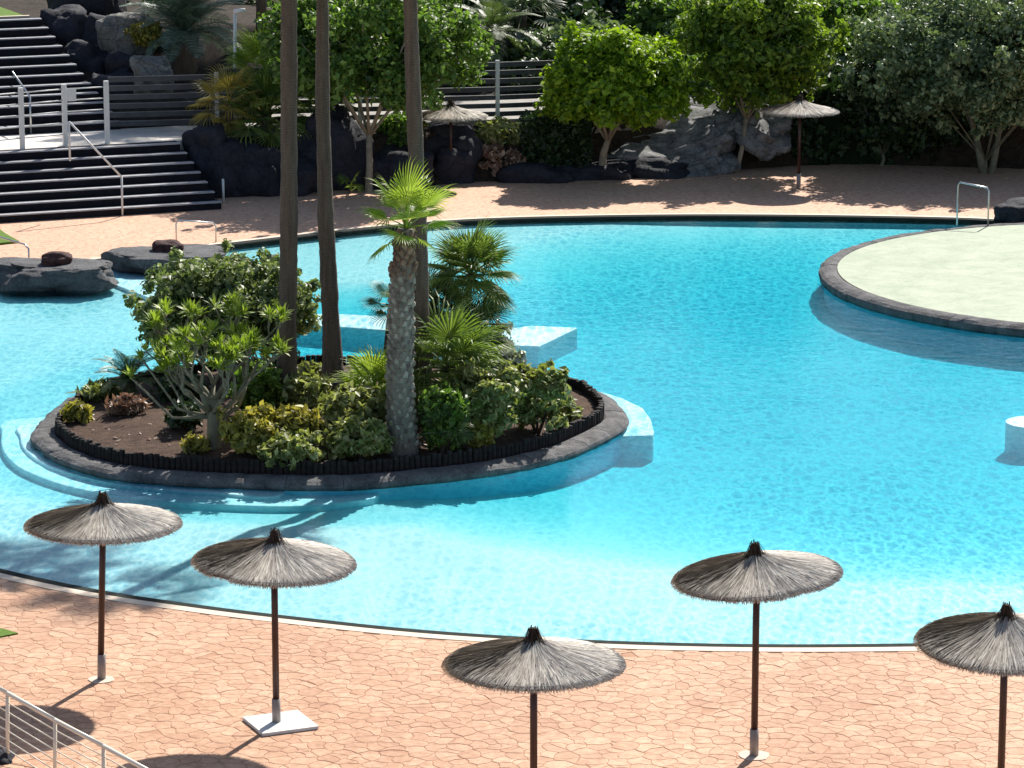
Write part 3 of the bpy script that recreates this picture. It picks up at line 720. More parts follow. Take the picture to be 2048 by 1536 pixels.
umbrella(foot(1597, 374), 1.0, 1.93, 'far straw parasol half in shade by the lava rocks and dark hedge', 16, group=None, nst=1300, far=True)
umbrella(foot(902, 366), 0.95, 1.72, 'far brown straw parasol between the leafy tree and the square hedge', 17, group=None, nst=1300, notches=[(R(200), R(20), .25)], far=True)
# patches of pale cement round two of the poles
for (px, py, sx, lab) in ((203, 1359, .17, 'pale cement patch at the foot of the leftmost parasol'), (1508, 1511, .19, 'pale cement patch at the foot of the tilted parasol')):
    p = foot(px, py); s_ = MB(); s_.prism([(p.x + sx * (1 + .3 * noise.noise(Vector((a * 2, px, 0)))) * math.cos(a), p.y + sx * (1 + .3 * noise.noise(Vector((a, px, 4)))) * math.sin(a)) for a in [i * .3927 for i in range(16)]], .005, .022)
    tag(s_.build('cement_patch', M['cement']), lab, 'patch')
# ------------------------------------------------------------------ back: steps, terrace, hill
SA = R(22); S0 = G(240, 431); A2 = Vector((math.cos(SA), math.sin(SA))); B2 = Vector((-math.sin(SA), math.cos(SA)))
LR, LN, LS = .19, .40, 7
UR, UN, US = .20, .43, 12
LAND = 3.0; ZL = LR * LS; ZT = ZL + UR * US
S_UP = LN * (LS - 1) + LAND
def SP(t, s, z): q = Vector((S0.x, S0.y)) + A2 * t + B2 * s; return Vector((q.x, q.y, z))
def flight(label, t0, t1a, t1b, s0, z0, rise, run, n, depth_last=None):
    root = empty('staircase', SP(0, s0, z0), label, 'stairs'); o0 = root.location.copy()
    for k in range(n):
        s = s0 + k * run; z = z0 + k * rise; t1 = t1a + (t1b - t1a) * k / n
        dpt = run if k < n - 1 or depth_last is None else depth_last
        q = [SP(t0, s, 0), SP(t1, s, 0), SP(t1, s + dpt + .05, 0), SP(t0, s + dpt + .05, 0)]
        s_ = MB(); s_.prism([(p.x - o0.x, p.y - o0.y) for p in q], z - .6 - o0.z, z + rise - .004 - o0.z); st = s_.build('step', M['step'], root)
        q = [SP(t0, s - .025, 0), SP(t1, s - .025, 0), SP(t1, s + .17, 0), SP(t0, s + .17, 0)]
        s_ = MB(); s_.prism([(p.x - o0.x, p.y - o0.y) for p in q], z + rise - .032 - o0.z, z + rise - o0.z); s_.build('sunlit_edge', M['sunlit_edge'], st)  # pale strip stands for the sunlit tread front, the rest stays dark
    return root
flight('lower flight of dark wide steps rising from the pool deck', -14, 2.55, 2.2, 0, 0, LR, LN, LS)
flight('upper flight of dark steps rising to the lawn', -14, 1.55, .7, S_UP, ZL, UR, UN, US)
q = [SP(-14, LN * LS, 0), SP(2.6, LN * LS, 0), SP(5.5, LN * LS + .6, 0), SP(5.5, S_UP + .05, 0), SP(-14, S_UP + .05, 0)]
s_ = MB(); s_.prism([(p.x, p.y) for p in q], ZL - .5, ZL - .004); tag(s_.build('landing', M['terrace']), kind='structure')
# deck's back edge as a function of X
EX = [(-30, 90), (-6.9, 84.2), (-5, 85.0), (-3.6, 85.2), (-1.0, 86.5), (1.5, 87.2), (5, 88.3), (8.6, 89.8), (13.5, 88.8), (30, 92)]
def edgeY(x): return float(np.interp(x, [a for a, _ in EX], [b for _, b in EX]))
def stairzone(x, y):
    d = Vector((x - S0.x, y - S0.y)); t = d.dot(A2); s = d.dot(B2); return t, s
def hz(x, y):
    t, s = stairzone(x, y)
    zs = -1.6
    if s > 0: zs = min(s / LN, LS) * LR - .5
    if s > S_UP: zs = ZL + min((s - S_UP) / UN, US) * UR - .5
    e = edgeY(x); d = y - e
    zt = -1.6
    if d > -.3: zt = min(max(d, -.1) / .8, 1) * ZL - .02
    if y > 93.5: zt = ZL + (y - 93.5) * .15
    if y > 104: zt = ZL + 1.6 + (y - 104) * .25
    lim_ = 2.4 if s < S_UP else 1.3 - (s - S_UP) * .12
    k = min(1, max(0, (t - lim_) / .5))
    if x < -6.5: z = zs * (1 - k) + (zt if s < S_UP else max(zt, ZL + min((s - S_UP) / UN, US + 1) * UR * .75)) * k
    else: z = zt
    return z + (.05 * noise.noise(Vector((x, y, 0))) if z > .2 else 0)
xs = np.concatenate([np.arange(-60, -16, 2.0), np.arange(-16, 20, .3), np.arange(20, 60.1, 2.0)]); ys = np.concatenate([np.arange(79, 100, .3), np.arange(100, 160, 2.0)])
V = np.array([[x, y, hz(x, y)] for y in ys for x in xs]); nx, ny = len(xs), len(ys); idx = np.arange(nx * ny).reshape(ny, nx)
Q = np.stack([idx[:-1, :-1], idx[:-1, 1:], idx[1:, 1:], idx[1:, :-1]], -1).reshape(-1, 4)
o = link('hillside', mesh_np('hillside', V, Q), M['hillsoil']); tag(o, kind='structure')
# lawn at the top of the steps
q = [SP(-14, S_UP + UN * US, 0), SP(.5, S_UP + UN * US, 0), SP(.2, S_UP + UN * US + 12, 0), SP(-14, S_UP + UN * US + 12, 0)]
s_ = MB(); s_.prism([(p.x, p.y) for p in q], ZT - .6, ZT + .02); tag(s_.build('lawn', M['grass']), kind='structure')
q = [SP(-14, S_UP + UN * US - .05, 0), SP(.55, S_UP + UN * US - .05, 0), SP(.55, S_UP + UN * US + .1, 0), SP(-14, S_UP + UN * US + .1, 0)]
s_ = MB(); s_.prism([(p.x, p.y) for p in q], ZT - .5, ZT + .05); tag(s_.build('lawn_kerb', M['cream']), kind='structure')
# terrace walk behind the rocks
tw = [(x, edgeY(x) + 1.7) for x in np.arange(-6.6, 16, .8)] + [(16, 93.3), (-6.6, 93.3)]
s_ = MB(); s_.prism(tw, ZL - .3, ZL + .03); tag(s_.build('terrace_walk', M['walk']), kind='structure')
# little lawns beside the deck
s_ = MB(); s_.prism([tuple(G(x, y).to_2d()) for x, y in [(-160, 1262), (-100, 1300), (0, 1277), (36, 1270), (10, 1262), (-40, 1252)]], .003, .03); tag(s_.build('grass_verge', M['grass']), kind='structure')
s_ = MB(); s_.prism([tuple(G(x, y).to_2d()) for x, y in [(-200, 500), (0, 490), (38, 486), (10, 470), (-10, 455), (-200, 440)]], .003, .05); tag(s_.build('grass_corner', M['grass']), kind='structure')

# ------------------------------------------------------------------ fences, gate, rails
def post_and(root, name, a, b_, r_, mat, n=8):
    o0 = root.location; s_ = MB(); s_.tube([Vector(a) - o0, Vector(b_) - o0], r_, n); return s_.build(name, M[mat], root, True)
g0 = [G(45, 299, ZL), G(131, 291, ZL), G(215, 286, ZL)]
gate = empty('rail_gate', g0[1], 'white gate with thin horizontal rails and a notice on the landing', 'gate'); o0 = gate.location
for p, hgt in zip(g0, (1.52, 1.52, 1.55)):
    s_ = MB(); s_.box(p - o0 + Vector((0, 0, hgt / 2)), (.11, .11, hgt), Matrix.Rotation(SA, 3, 'Z')); s_.build('post', M['white'], gate)
for k in range(5):
    z = Vector((0, 0, 1.40 - k * .28))
    for a, b_ in ((g0[0], g0[1]), (g0[1], g0[2])): post_and(gate, 'rail', a + z, b_ + z, .016, 'white')
    post_and(gate, 'rail', g0[0] + z, g0[0] - (g0[1] - g0[0]) * 2 + z, .016, 'white')
s_ = MB(); n_ = g0[1].lerp(g0[2], .16); s_.box(n_ - o0 + Vector((.02, -.07, 1.26)), (.24, .012, .32), Matrix.Rotation(SA, 3, 'Z')); s_.build('notice', M['white'], gate)
def slat_fence(p0, p1, posts, hgt, nsl, label, gap=.10, mat='slat', name='slat_fence'):
    root = empty(name, p0, label, 'fence'); d = (p1 - p0); rotz = math.atan2(d.y, d.x); L = Vector((d.x, d.y, 0)).length
    rt = Matrix.Rotation(rotz, 3, 'Z')
    for k in range(nsl):
        hh = hgt / nsl; z = .06 + hh * k + hh / 2
        s_ = MB(); s_.box(rt @ Vector((L / 2, 0, z)) + Vector((0, 0, d.z / 2)), (L, .03, hh - gap), rt); s_.build('slat', M[mat], root)
        s_ = MB(); s_.box(rt @ Vector((L / 2, -.005, z + hh / 2 - gap / 2 + .008)) + Vector((0, 0, d.z / 2)), (L, .05, .014), rt); s_.build('slat_edge', M['slat_edge'], root)
    for t in posts:
        s_ = MB(); s_.box(rt @ Vector((L * t, -.07, hgt / 2 + .03)) + Vector((0, 0, d.z * t)), (.10, .09, hgt + .1), rt); s_.build('post', M['white'], root)
    return root
fA = G(218, 262, ZL); fB = G(436, 256, ZL); slat_fence(fA, fB, (.99,), 1.36, 6, 'dark horizontal slat fence beside the landing gate')
fC = G(436, 256, ZL) + Vector((.06, 0, 0)); fD = G(994, 241, ZL); slat_fence(fC, fD, (.5, 1.0), 1.5, 7, 'dark slat fence behind the leafy tree, ending at a white post')
fE = fD + Vector((.06, 0, 0)); fF = G(1330, 228, ZL); slat_fence(fE, fF, (1.0,), 1.5, 7, 'dark slat fence passing behind the lime green tree')
# lift of a white rail fence high among the trees
root = empty('garden_railing', P(1352, 140, 96), 'short white railing glimpsed between the lime tree and its neighbour', 'railing')
for x in (1352, 1368, 1410): post_and(root, 'post', P(x, 135, 96), P(x, 82, 96), .03, 'white')
for y in (84, 108): post_and(root, 'rail', P(1345, y + 2, 96), P(1412, y - 6, 96), .02, 'white')
# stair handrails
def handrail(label, top, bot, hgt=.92, mat='steel', extra=()):
    root = empty('handrail', bot, label, 'handrail'); up = Vector((0, 0, hgt))
    post_and(root, 'post', bot, bot + up, .025, mat); post_and(root, 'post', top, top + up, .025, mat)
    post_and(root, 'rail', bot + up, top + up, .025, mat); return root
handrail('sloping handrail down the lower steps ending in a post on the deck', G(140, 322, ZL), G(245, 432, 0), .95, 'white')
handrail('sloping handrail of the upper steps behind the gate', P(-60, 88, 95), G(62, 268, ZL), .95, 'steel')
root = empty('rail_post', G(447, 406), 'short lone rail post at the right foot of the lower steps', 'post'); post_and(root, 'post', G(447, 406), G(447, 406) + Vector((0, 0, .6)), .03, 'white')
# pool rails
def hoop(label, a, b_, h1, h2, r_=.022, mat='steel'):
    root = empty('pool_rail', a, label, 'pool rail'); o0 = root.location
    s_ = MB(); A_, B_ = a - o0, b_ - o0
    s_.tube([A_ - Vector((0, 0, .1)), A_ + Vector((0, 0, h1 - .08)), A_ + Vector((0, 0, h1)) + (B_ - A_) * .06, B_ + Vector((0, 0, h2)) - (B_ - A_) * .06, B_ + Vector((0, 0, h2 - .08)), B_ - Vector((0, 0, .1))], r_, 8)
    s_.build('tube', M[mat], root, True); return root
hoop('steel grab rail at the back of the pale green island', G(1914, 442, .2), G(1976, 447, .2), .92, .84, .02)
hoop('thin bent handrail at the left edge beside the flat pool rock', G(-60, 500, 0), G(58, 528, 0), .5, .42, .022, 'steel')
hoop('thin hand rail by the flat rock with the red stone', G(353, 491, 0), G(432, 484, 0), .58, .45, .018)
# sloping white railing in the lower left corner
root = empty('stair_railing', G(15, 1520), 'cream sloping railing with thin bars in the lower left corner', 'railing')
Y0 = G(15, 1520).y
pa = [(-110, 1318, 1455), (15, 1386, 1522), (110, 1440, 1585), (207, 1492, 1640), (330, 1560, 1705)]
tp = [P(x, y0, Y0 - .012 * (x - 15) * .5) for x, y0, y1 in pa]; bt = [P(x, y1, Y0 - .012 * (x - 15) * .5) for x, y0, y1 in pa]
for a, b_ in zip(tp, bt): post_and(root, 'post', b_, a, .024, 'rail_white')
for i in range(len(pa) - 1): post_and(root, 'top_rail', tp[i], tp[i + 1], .030, 'rail_white')
for k in range(1, 7):
    for i in range(len(pa) - 1): post_and(root, 'bar', tp[i].lerp(bt[i], k / 7.2), tp[i + 1].lerp(bt[i + 1], k / 7.2), .008, 'rail_white')
rockbox(-60, 1500, 28, 1560, Y0, 'lava', 'dark stone in the lower left corner below the railing')
# lamp post
p = G(470, 254, ZL); root = empty('lamp_post', p, 'slim white lamp post with a flat head above the fan palms', 'street lamp')
post_and(root, 'pole', p, P(470, 26, p.y), .045, 'white')
s_ = MB(); s_.tube([P(470, 24, p.y) - p + Vector((-.02, 0, 0)), P(470, 22, p.y) - p + Vector((.26, -.05, .03))], [.07, .05], 8); s_.build('lamp_head', M['white'], root, True)
p = P(216, 60, 97); root = empty('lamp_post', p, 'thin pale post standing at the top edge above the dark rocks', 'post'); post_and(root, 'pole', p, P(216, -120, 97), .03, 'white')

# ------------------------------------------------------------------ rocks placed
rockbox(-12, 512, 232, 584, G(110, 572, WZ).y, 'lava_grey', 'flat grey lava rock in the pool edge, nearest the left picture edge', dy=.85, flat=.55, rough=.3, sub=5, pw=.95)
rockbox(82, 506, 140, 540, G(110, 560, .1).y, 'red_rock', 'small reddish rock lying on the leftmost flat pool rock', dy=.22)
rockbox(238, 490, 448, 552, G(340, 536, WZ).y, 'lava_grey', 'flat grey lava rock at the pool edge right of the entry step', dy=.8, flat=.55, rough=.3, sub=5, pw=.95)
rockbox(306, 480, 366, 512, G(335, 522, .1).y, 'red_rock', 'small reddish rock on top of the second flat pool rock', dy=.24)
RK = [
 (372, 250, 452, 345, 85.0, 'lava', 'black lava rock at the right end of the landing'),
 (398, 290, 500, 420, 84.6, 'lava', 'black lava rock beside the foot of the lower steps'),
 (462, 300, 570, 418, 84.8, 'lava', 'black lava rock left of the first tall palm trunk'),
 (560, 320, 640, 405, 85.0, 'lava', 'black lava rock between the two tall palm trunks'),
 (590, 238, 735, 410, 85.9, 'lava', 'big black lava rock with a pale top behind the second tall palm trunk'),
 (744, 300, 860, 390, 85.8, 'lava', 'low dark lava rock behind the crown of the short palm'),
 (842, 250, 955, 325, 87.2, 'lava', 'dark boxy lava rock under the far brown parasol'),
 (855, 296, 958, 375, 86.9, 'lava', 'lower dark boxy lava rock beside the dry shrub'),
 (990, 325, 1130, 378, 87.0, 'lava', 'low dark wall rock under the square hedge'),
 (1110, 322, 1260, 376, 87.5, 'lava', 'low dark wall rock at the foot of the lime green tree'),
 (1240, 318, 1390, 372, 87.9, 'lava', 'low dark wall rock below the grey lava slabs'),
]
for (x0, y0, x1, y1, Y, mt, lab) in RK: rockbox(x0, y0, x1, y1, Y, mt, lab, rough=.24, dy=.75)
SL = [
 (1195, 232, 1390, 300, 89.2, 4, 'grey lava slab just right of the lime tree trunk'),
 (1205, 280, 1400, 330, 88.6, -10, 'long grey lava slab, lower left of the slab pile'),
 (1270, 252, 1480, 318, 88.9, 17, 'long grey lava slab sloping up through the middle of the pile'),
 (1215, 304, 1445, 352, 88.4, 6, 'lowest long grey lava slab above the deck'),
 (1340, 205, 1520, 285, 89.7, 16, 'broad grey lava slab left of the thin tree trunk'),
 (1430, 194, 1590, 258, 89.9, -4, 'grey lava slab at the top of the pile behind the thin trunk'),
 (1452, 226, 1575, 282, 89.3, -32, 'ribbed grey lava slab leaning right of the thin trunk'),
]
for (x0, y0, x1, y1, Y, rt, lab) in SL: rockbox(x0, y0, x1, y1, Y, 'lava_slab', lab, rough=.26, dy=1.0, rot=(22, -rt, 0), strata=.35, sub=5)
UL = [
 (118, 90, 215, 215, 90.2, 'lava', 'black lava bank beside the middle of the upper steps'),
 (92, 20, 190, 120, 91.8, 'lava', 'black lava bank beside the top of the upper steps'),
 (105, -40, 235, 60, 93.4, 'lava', 'black lava bank at the top edge beside the lawn'),
 (180, 150, 262, 262, 88.9, 'lava', 'black lava bank at the foot of the upper steps'),
 (170, 40, 262, 150, 91.4, 'lava', 'black lava rock left of the pale ribbed rock'),
 (205, 28, 300, 136, 90.8, 'pale_rock', 'pale ribbed rock catching the sun above the steps'),
 (270, 60, 350, 150, 92.0, 'lava', 'dark rock right of the pale ribbed rock'),
 (272, 118, 344, 192, 87.4, 'pale_rock', 'rounded pale rock standing above the slat fence'),
 (215, 110, 300, 200, 89.6, 'lava', 'black rock behind the rounded pale rock'),
 (380, 100, 460, 160, 93, 'lava', 'shaded rock beside the patterned palm trunk'),
 (2000, 405, 2100, 450, G(2050, 444).y, 'lava', 'small black rock at the pool edge by the right picture edge'),
 (370, 185, 432, 210, 88.4, 'pale_rock', 'small pale rock resting by the slat fence'),
]
for (x0, y0, x1, y1, Y, mt, lab) in UL: rockbox(x0, y0, x1, y1, Y, mt, lab, rough=.3, strata=.12)

# ------------------------------------------------------------------ foliage
def leaf_cloud(name, mat, parent, clumps, n, size, org, aspect=1.8, shell=.55, up=.35, seed=0, flat=1.0, scat=.17):
    g = np.random.default_rng(seed); C = np.array([c[:3] for c in clumps], float); S = np.array([c[3:6] for c in clumps], float)
    wgt = (S[:, 0] * S[:, 1] * S[:, 2]) ** (2 / 3); wgt /= wgt.sum()
    k = g.choice(len(C), n, p=wgt)
    d = g.normal(size=(n, 3)); d /= np.linalg.norm(d, axis=1)[:, None]
    rad = shell + (1 - shell) * g.random(n) ** .6; low = g.random(n) < .2; rad[low] *= g.random(low.sum())
    rad *= 1 + scat * g.normal(size=n)
    pos = C[k] + d * rad[:, None] * S[k]
    nrm = d * .8 + g.normal(size=(n, 3)) * .7; nrm[:, 2] += up; nrm /= np.linalg.norm(nrm, axis=1)[:, None]
    t = g.normal(size=(n, 3)); t -= nrm * (t * nrm).sum(1)[:, None]; t /= np.linalg.norm(t, axis=1)[:, None]
    b_ = np.cross(nrm, t); s = size * (0.45 + 1.1 * g.random(n) ** 1.5)[:, None]
    fold = nrm * s * .18
    V = np.stack([pos - t * s * aspect / 2, pos + b_ * s / 2 + fold, pos + t * s * aspect / 2 - nrm * s * .15, pos - b_ * s / 2 + fold], 1).reshape(-1, 3) - np.array(org)
    Q = np.arange(4 * n).reshape(n, 4); T_ = np.concatenate([Q[:, [0, 1, 2]], Q[:, [0, 2, 3]]])
    return link(name, mesh_np(name, V, T_), mat, parent)
def crown_clumps(c, r, n, cs, seed, under=-.6, jit=.1):
    g = random.Random(seed); out = []; c = Vector(c)
    for k in range(n):
        z = g.uniform(under, 1); a = g.uniform(0, 6.283); q = math.sqrt(max(0, 1 - z * z)); f = g.uniform(.62, .92)
        s = cs * g.uniform(.65, 1.3)
        out.append((c.x + r[0] * q * math.cos(a) * f, c.y + r[1] * q * math.sin(a) * f, c.z + r[2] * z * f, s, s, s * .75))
    for k in range(n // 3):
        z = g.uniform(under, 1); a = g.uniform(0, 6.283); q = math.sqrt(max(0, 1 - z * z)); f = g.uniform(.95, 1.2); s = cs * g.uniform(.25, .5)
        out.append((c.x + r[0] * q * math.cos(a) * f, c.y + r[1] * q * math.sin(a) * f, c.z + r[2] * z * f, s, s, s * 1.2))
    for k in range(n // 3):
        out.append((c.x + r[0] * g.uniform(-.5, .5), c.y + r[1] * g.uniform(-.5, .5), c.z + r[2] * g.uniform(-.4, .5), cs * 1.4, cs * 1.4, cs))
    return out
def limbs(base, crown_c, r, nb, r0, seed, fork=.45, lean=None, sub=3):
    g = random.Random(seed); s_ = MB(); base = Vector(base); cc = Vector(crown_c)
    fp = base.lerp(cc, fork); fp.x += g.uniform(-.05, .05)
    s_.tube([base - Vector((0, 0, .2)), base, base.lerp(fp, .5) + Vector((g.uniform(-.05, .05), 0, 0)), fp], [r0 * 1.35, r0 * 1.15, r0, r0 * .85], 9, wob=.2)
    for k in range(nb):
        a = 2 * math.pi * k / nb + g.uniform(-.3, .3); e = cc + Vector((r[0] * .75 * math.cos(a), r[1] * .75 * math.sin(a), r[2] * g.uniform(-.1, .6)))
        m_ = fp.lerp(e, .5) + Vector((0, 0, g.uniform(0, .2)))
        s_.tube([fp - Vector((0, 0, .05)), m_, e], [r0 * .55, r0 * .35, r0 * .12], 6)
        for j in range(sub):
            e2 = m_ + Vector((g.uniform(-1, 1) * r[0] * .5, g.uniform(-1, 1) * r[1] * .5, g.uniform(.1, .6) * r[2]))
            s_.tube([m_, m_.lerp(e2, .5) + Vector((0, 0, .05)), e2], [r0 * .3, r0 * .2, r0 * .06], 5)
    return s_
def tree(name, label, base, cc, r, mat, bark, n, size, seed, ncl=40, cs=.5, nb=6, r0=.1, under=-.6, fork=.5, cat='tree', extra=(), group=None, aspect=1.7, up=.35):
    root = empty(name, base, label, cat, group); o0 = root.location
    s_ = limbs(base, cc, r, nb, r0, seed, fork); s_.V = [v - o0 for v in s_.V]; s_.build('trunk', M[bark], root, True)
    cl = crown_clumps(cc, r, ncl, cs, seed, under) + list(extra)
    leaf_cloud('crown', M[mat], root, cl, n, size, o0, seed=seed, aspect=aspect, up=up); return root
def pxr(x0, x1, y0, y1, Y): 
    a = P(x0, y1, Y); b_ = P(x1, y0, Y); return (a + b_) / 2, (b_.x - a.x) / 2, (b_.z - a.z) / 2

# leafy tree left of centre
b0 = Vector((G(737, 384).x, 84.9, 0)); c0, hx, hz_ = pxr(510, 985, -70, 235, 85.4)
tree('leafy_tree', 'tall leafy green tree with a pale trunk behind the tall palms', b0, c0, (hx * .97, 2.3, hz_ * .97), 'leaf_tree', 'bark', 30000, .10, 21, 75, .46, 7, .085, -.9, .38, up=.5)
# lime tree
b0 = G(1203, 322, .35); c0, hx, hz_ = pxr(1080, 1380, 48, 250, 87)
b0.y = 87; b0.z = .3; tree('lime_tree', 'bushy lime green tree with a clipped round crown by the lava slabs', b0, c0, (hx * .95, 1.6, hz_ * .92), 'leaf_lime', 'bark', 38000, .10, 22, 70, .38, 6, .09, -1, .3, up=.7, extra=[(c0.x + hx * .8 * math.cos(a), c0.y + 1.3 * math.sin(a), c0.z - hz_ * (.35 + .25 * (k % 2)), .42, .42, .34) for k, a in enumerate([i * .35 for i in range(18)])])
# thin trunk tree
b0 = Vector((G(1473, 346).x, 88.2, 0)); c0, hx, hz_ = pxr(1350, 1675, -50, 222, 88.6)
tree('slim_tree', 'slim tree with yellow green leaves and a thin straight trunk on the deck', b0, c0, (hx * .95, 1.5, hz_), 'leaf_lime2', 'bark', 28000, .105, 23, 80, .45, 6, .06, -.95, .42)
# big grey-green tree right
b0 = Vector((G(1972, 353).x, 88.0, 0)); c0, hx, hz_ = pxr(1660, 2330, -40, 262, 88.5)
root = tree('grey_green_tree', 'broad grey green tree with a forked trunk at the right', b0, c0, (hx * .95, 2.8, hz_ * .95), 'leaf_olive', 'grey_bark', 95000, .09, 24, 200, .50, 9, .05, -.9, .12)
s_ = MB()
for (a, b_, r_) in (((1968, 354), (1935, 215), .085), ((1982, 354), (2003, 215), .075)):
    s_.tube([P(a[0], a[1], 88.0), P((a[0] + b_[0]) / 2 + 3, (a[1] + b_[1]) / 2, 88.05), P(b_[0], b_[1], 88.2)], [r_ * 1.3, r_, r_ * .8], 9)
s_.V = [v - root.location for v in s_.V]; s_.build('forked_stem', M['grey_bark'], root, True)
b0 = Vector((G(1770, 340).x, 89.4, 0)); c0, hx, hz_ = pxr(1665, 1890, 110, 300, 89.6)
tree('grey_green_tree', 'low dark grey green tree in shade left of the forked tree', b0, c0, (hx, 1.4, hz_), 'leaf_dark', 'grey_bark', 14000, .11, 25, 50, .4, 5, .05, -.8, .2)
# shrubs and hedges
def bush(label, x0, x1, y0, y1, Y, mat, n, size, seed, name='shrub', cat='shrub', dy=None, ncl=22, cs=.25, group=None, aspect=1.7, under=-.7, up=.35, shell=.55, scat=.17):
    c0, hx, hz_ = pxr(x0, x1, y0, y1, Y); base = Vector((c0.x, c0.y, c0.z - hz_)); root = empty(name, base, label, cat, group)
    cl = crown_clumps(c0, (hx * .9, dy or hx * .8, hz_ * .9), ncl, cs, seed, under)
    leaf_cloud('foliage', M[mat], root, cl, n, size, base, seed=seed, aspect=aspect, up=up, shell=shell, scat=scat)
    g = random.Random(seed); s_ = MB()
    for k in range(7):
        a = g.uniform(0, 6.28); s_.tube([(g.uniform(-.03, .03), 0, -.05), (hx * .35 * math.cos(a), hx * .3 * math.sin(a), hz_ * .8), (hx * .7 * math.cos(a), hx * .6 * math.sin(a), hz_ * 1.3)], [.02, .014, .006], 5)
    s_.build('stems', M['dark_bark'], root); return root
def hedge(label, x0, x1, y0, y1, Y, mat, n, size, seed, dy):
    c0, hx, hz_ = pxr(x0, x1, y0, y1, Y); base = Vector((c0.x, c0.y, c0.z - hz_)); root = empty('hedge', base, label, 'hedge')
    g = np.random.default_rng(seed); cl = []
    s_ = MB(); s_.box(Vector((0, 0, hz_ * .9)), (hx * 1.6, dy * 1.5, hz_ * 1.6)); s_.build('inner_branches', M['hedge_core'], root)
    n = int(n * 1.6); size *= 1.35; pts = g.uniform(-1, 1, (n // 22, 3)); ax = g.integers(0, 3, len(pts)); sg = g.choice([-1, 1], len(pts)); pts[np.arange(len(pts)), ax] = sg * .93
    for p in pts: cl.append((c0.x + p[0] * hx * .95, c0.y + p[1] * dy * .95, c0.z + p[2] * hz_ * .95, .13, .13, .13))
    leaf_cloud('foliage', M[mat], root, cl, n, size, base, seed=seed); return root
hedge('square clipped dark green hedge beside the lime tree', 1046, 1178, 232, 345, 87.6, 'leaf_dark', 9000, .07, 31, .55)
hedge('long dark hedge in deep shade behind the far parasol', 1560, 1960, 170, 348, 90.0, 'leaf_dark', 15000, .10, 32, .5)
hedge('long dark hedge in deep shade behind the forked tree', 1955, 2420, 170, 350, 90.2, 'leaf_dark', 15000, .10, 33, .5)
bush('mossy yellow green shrub beside the pale ribbed rock', 256, 328, 42, 98, 90.0, 'leaf_moss', 3500, .07, 41, cs=.16)
bush('dry red brown shrub left of the square hedge', 945, 1048, 285, 352, 87.0, 'dry', 2600, .09, 42, cs=.16)
bush('loose olive shrub above the dry red brown one', 930, 1050, 240, 300, 87.5, 'leaf_shrub', 1800, .07, 43, cs=.2, aspect=3)
bush('low dark leafy shrub between the two tall trunks at the back', 745, 835, 215, 330, 86.6, 'leaf_tree', 3500, .10, 44)
bush('small yellow green shrub on the terrace edge by the third tall trunk', 775, 870, 240, 272, 87.6, 'leaf_moss', 1600, .07, 45, cs=.14)
bush('low shrub between the thin trunk and the far parasol', 1340, 1420, 300, 330, 89, 'leaf_dark', 900, .08, 46, cs=.12)
# dark planting on the hill (alike, in shade)
gb = random.Random(5); bi = 0
for row, (Y, y, cnt, x0, x1) in enumerate(((94.6, 170, 15, 480, 2120), (97, 105, 14, 430, 2100), (99.5, 55, 13, 250, 2120), (102.5, 10, 12, 200, 2100), (106, -30, 9, 150, 2100))):
    for k in range(cnt):
        x = x0 + (x1 - x0) * (k + gb.uniform(.1, .9)) / cnt; sx = (x1 - x0) / cnt * gb.uniform(.62, .85); sy = gb.uniform(52, 80)
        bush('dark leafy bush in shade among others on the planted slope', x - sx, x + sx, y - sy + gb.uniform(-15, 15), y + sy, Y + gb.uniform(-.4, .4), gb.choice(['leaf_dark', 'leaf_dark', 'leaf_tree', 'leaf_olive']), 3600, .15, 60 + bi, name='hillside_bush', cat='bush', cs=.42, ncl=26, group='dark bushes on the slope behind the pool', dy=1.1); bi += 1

# ------------------------------------------------------------------ palms
def fan_frond(R_, Lp, nl=26, spread=125, droop=.35, wid=.045, seed=0, split=.45):
    g = random.Random(seed); s_ = MB(); s_.tube([(0, 0, 0), (Lp * .5, 0, Lp * .06), (Lp, 0, Lp * .04)], [.022, .016, .010], 5)
    hub = Vector((Lp, 0, Lp * .04)); T_ = []
    for k in range(nl):
        a = R(-spread + 2 * spread * (k + .5) / nl); l = R_ * (1 - .28 * (abs(a) / R(spread)) ** 2) * g.uniform(.9, 1.05)
        d = Vector((math.cos(a), math.sin(a), 0)); e = Vector((-math.sin(a), math.cos(a), 0))
        cup = -.06 * R_ + .12 * R_ * (abs(a) / R(spread))
        w0 = R_ * split * R(2 * spread) / nl * .62
        p0 = hub; p1 = hub + d * l * split + Vector((0, 0, cup * .5)); p2 = hub + d * l * .78 + Vector((0, 0, cup - droop * R_ * .12)); p3 = hub + d * l * .97 + e * g.gauss(0, .03) * R_ + Vector((0, 0, cup - droop * R_ * g.uniform(.25, .6)))
        z = Vector((0, 0, w0 * .35))
        T_.append(([p0, p1 - e * w0 * .5 - z, p1 + z * .6, p1 + e * w0 * .5 - z, p2 - e * w0 * .36, p2 + e * w0 * .36, p3], [(0, 1, 2), (0, 2, 3), (1, 4, 2), (2, 4, 5), (2, 5, 3), (4, 6, 5)]))
    for V, Fc in T_: s_.add(V, Fc)
    return mesh('fan_frond', s_.V, s_.F)
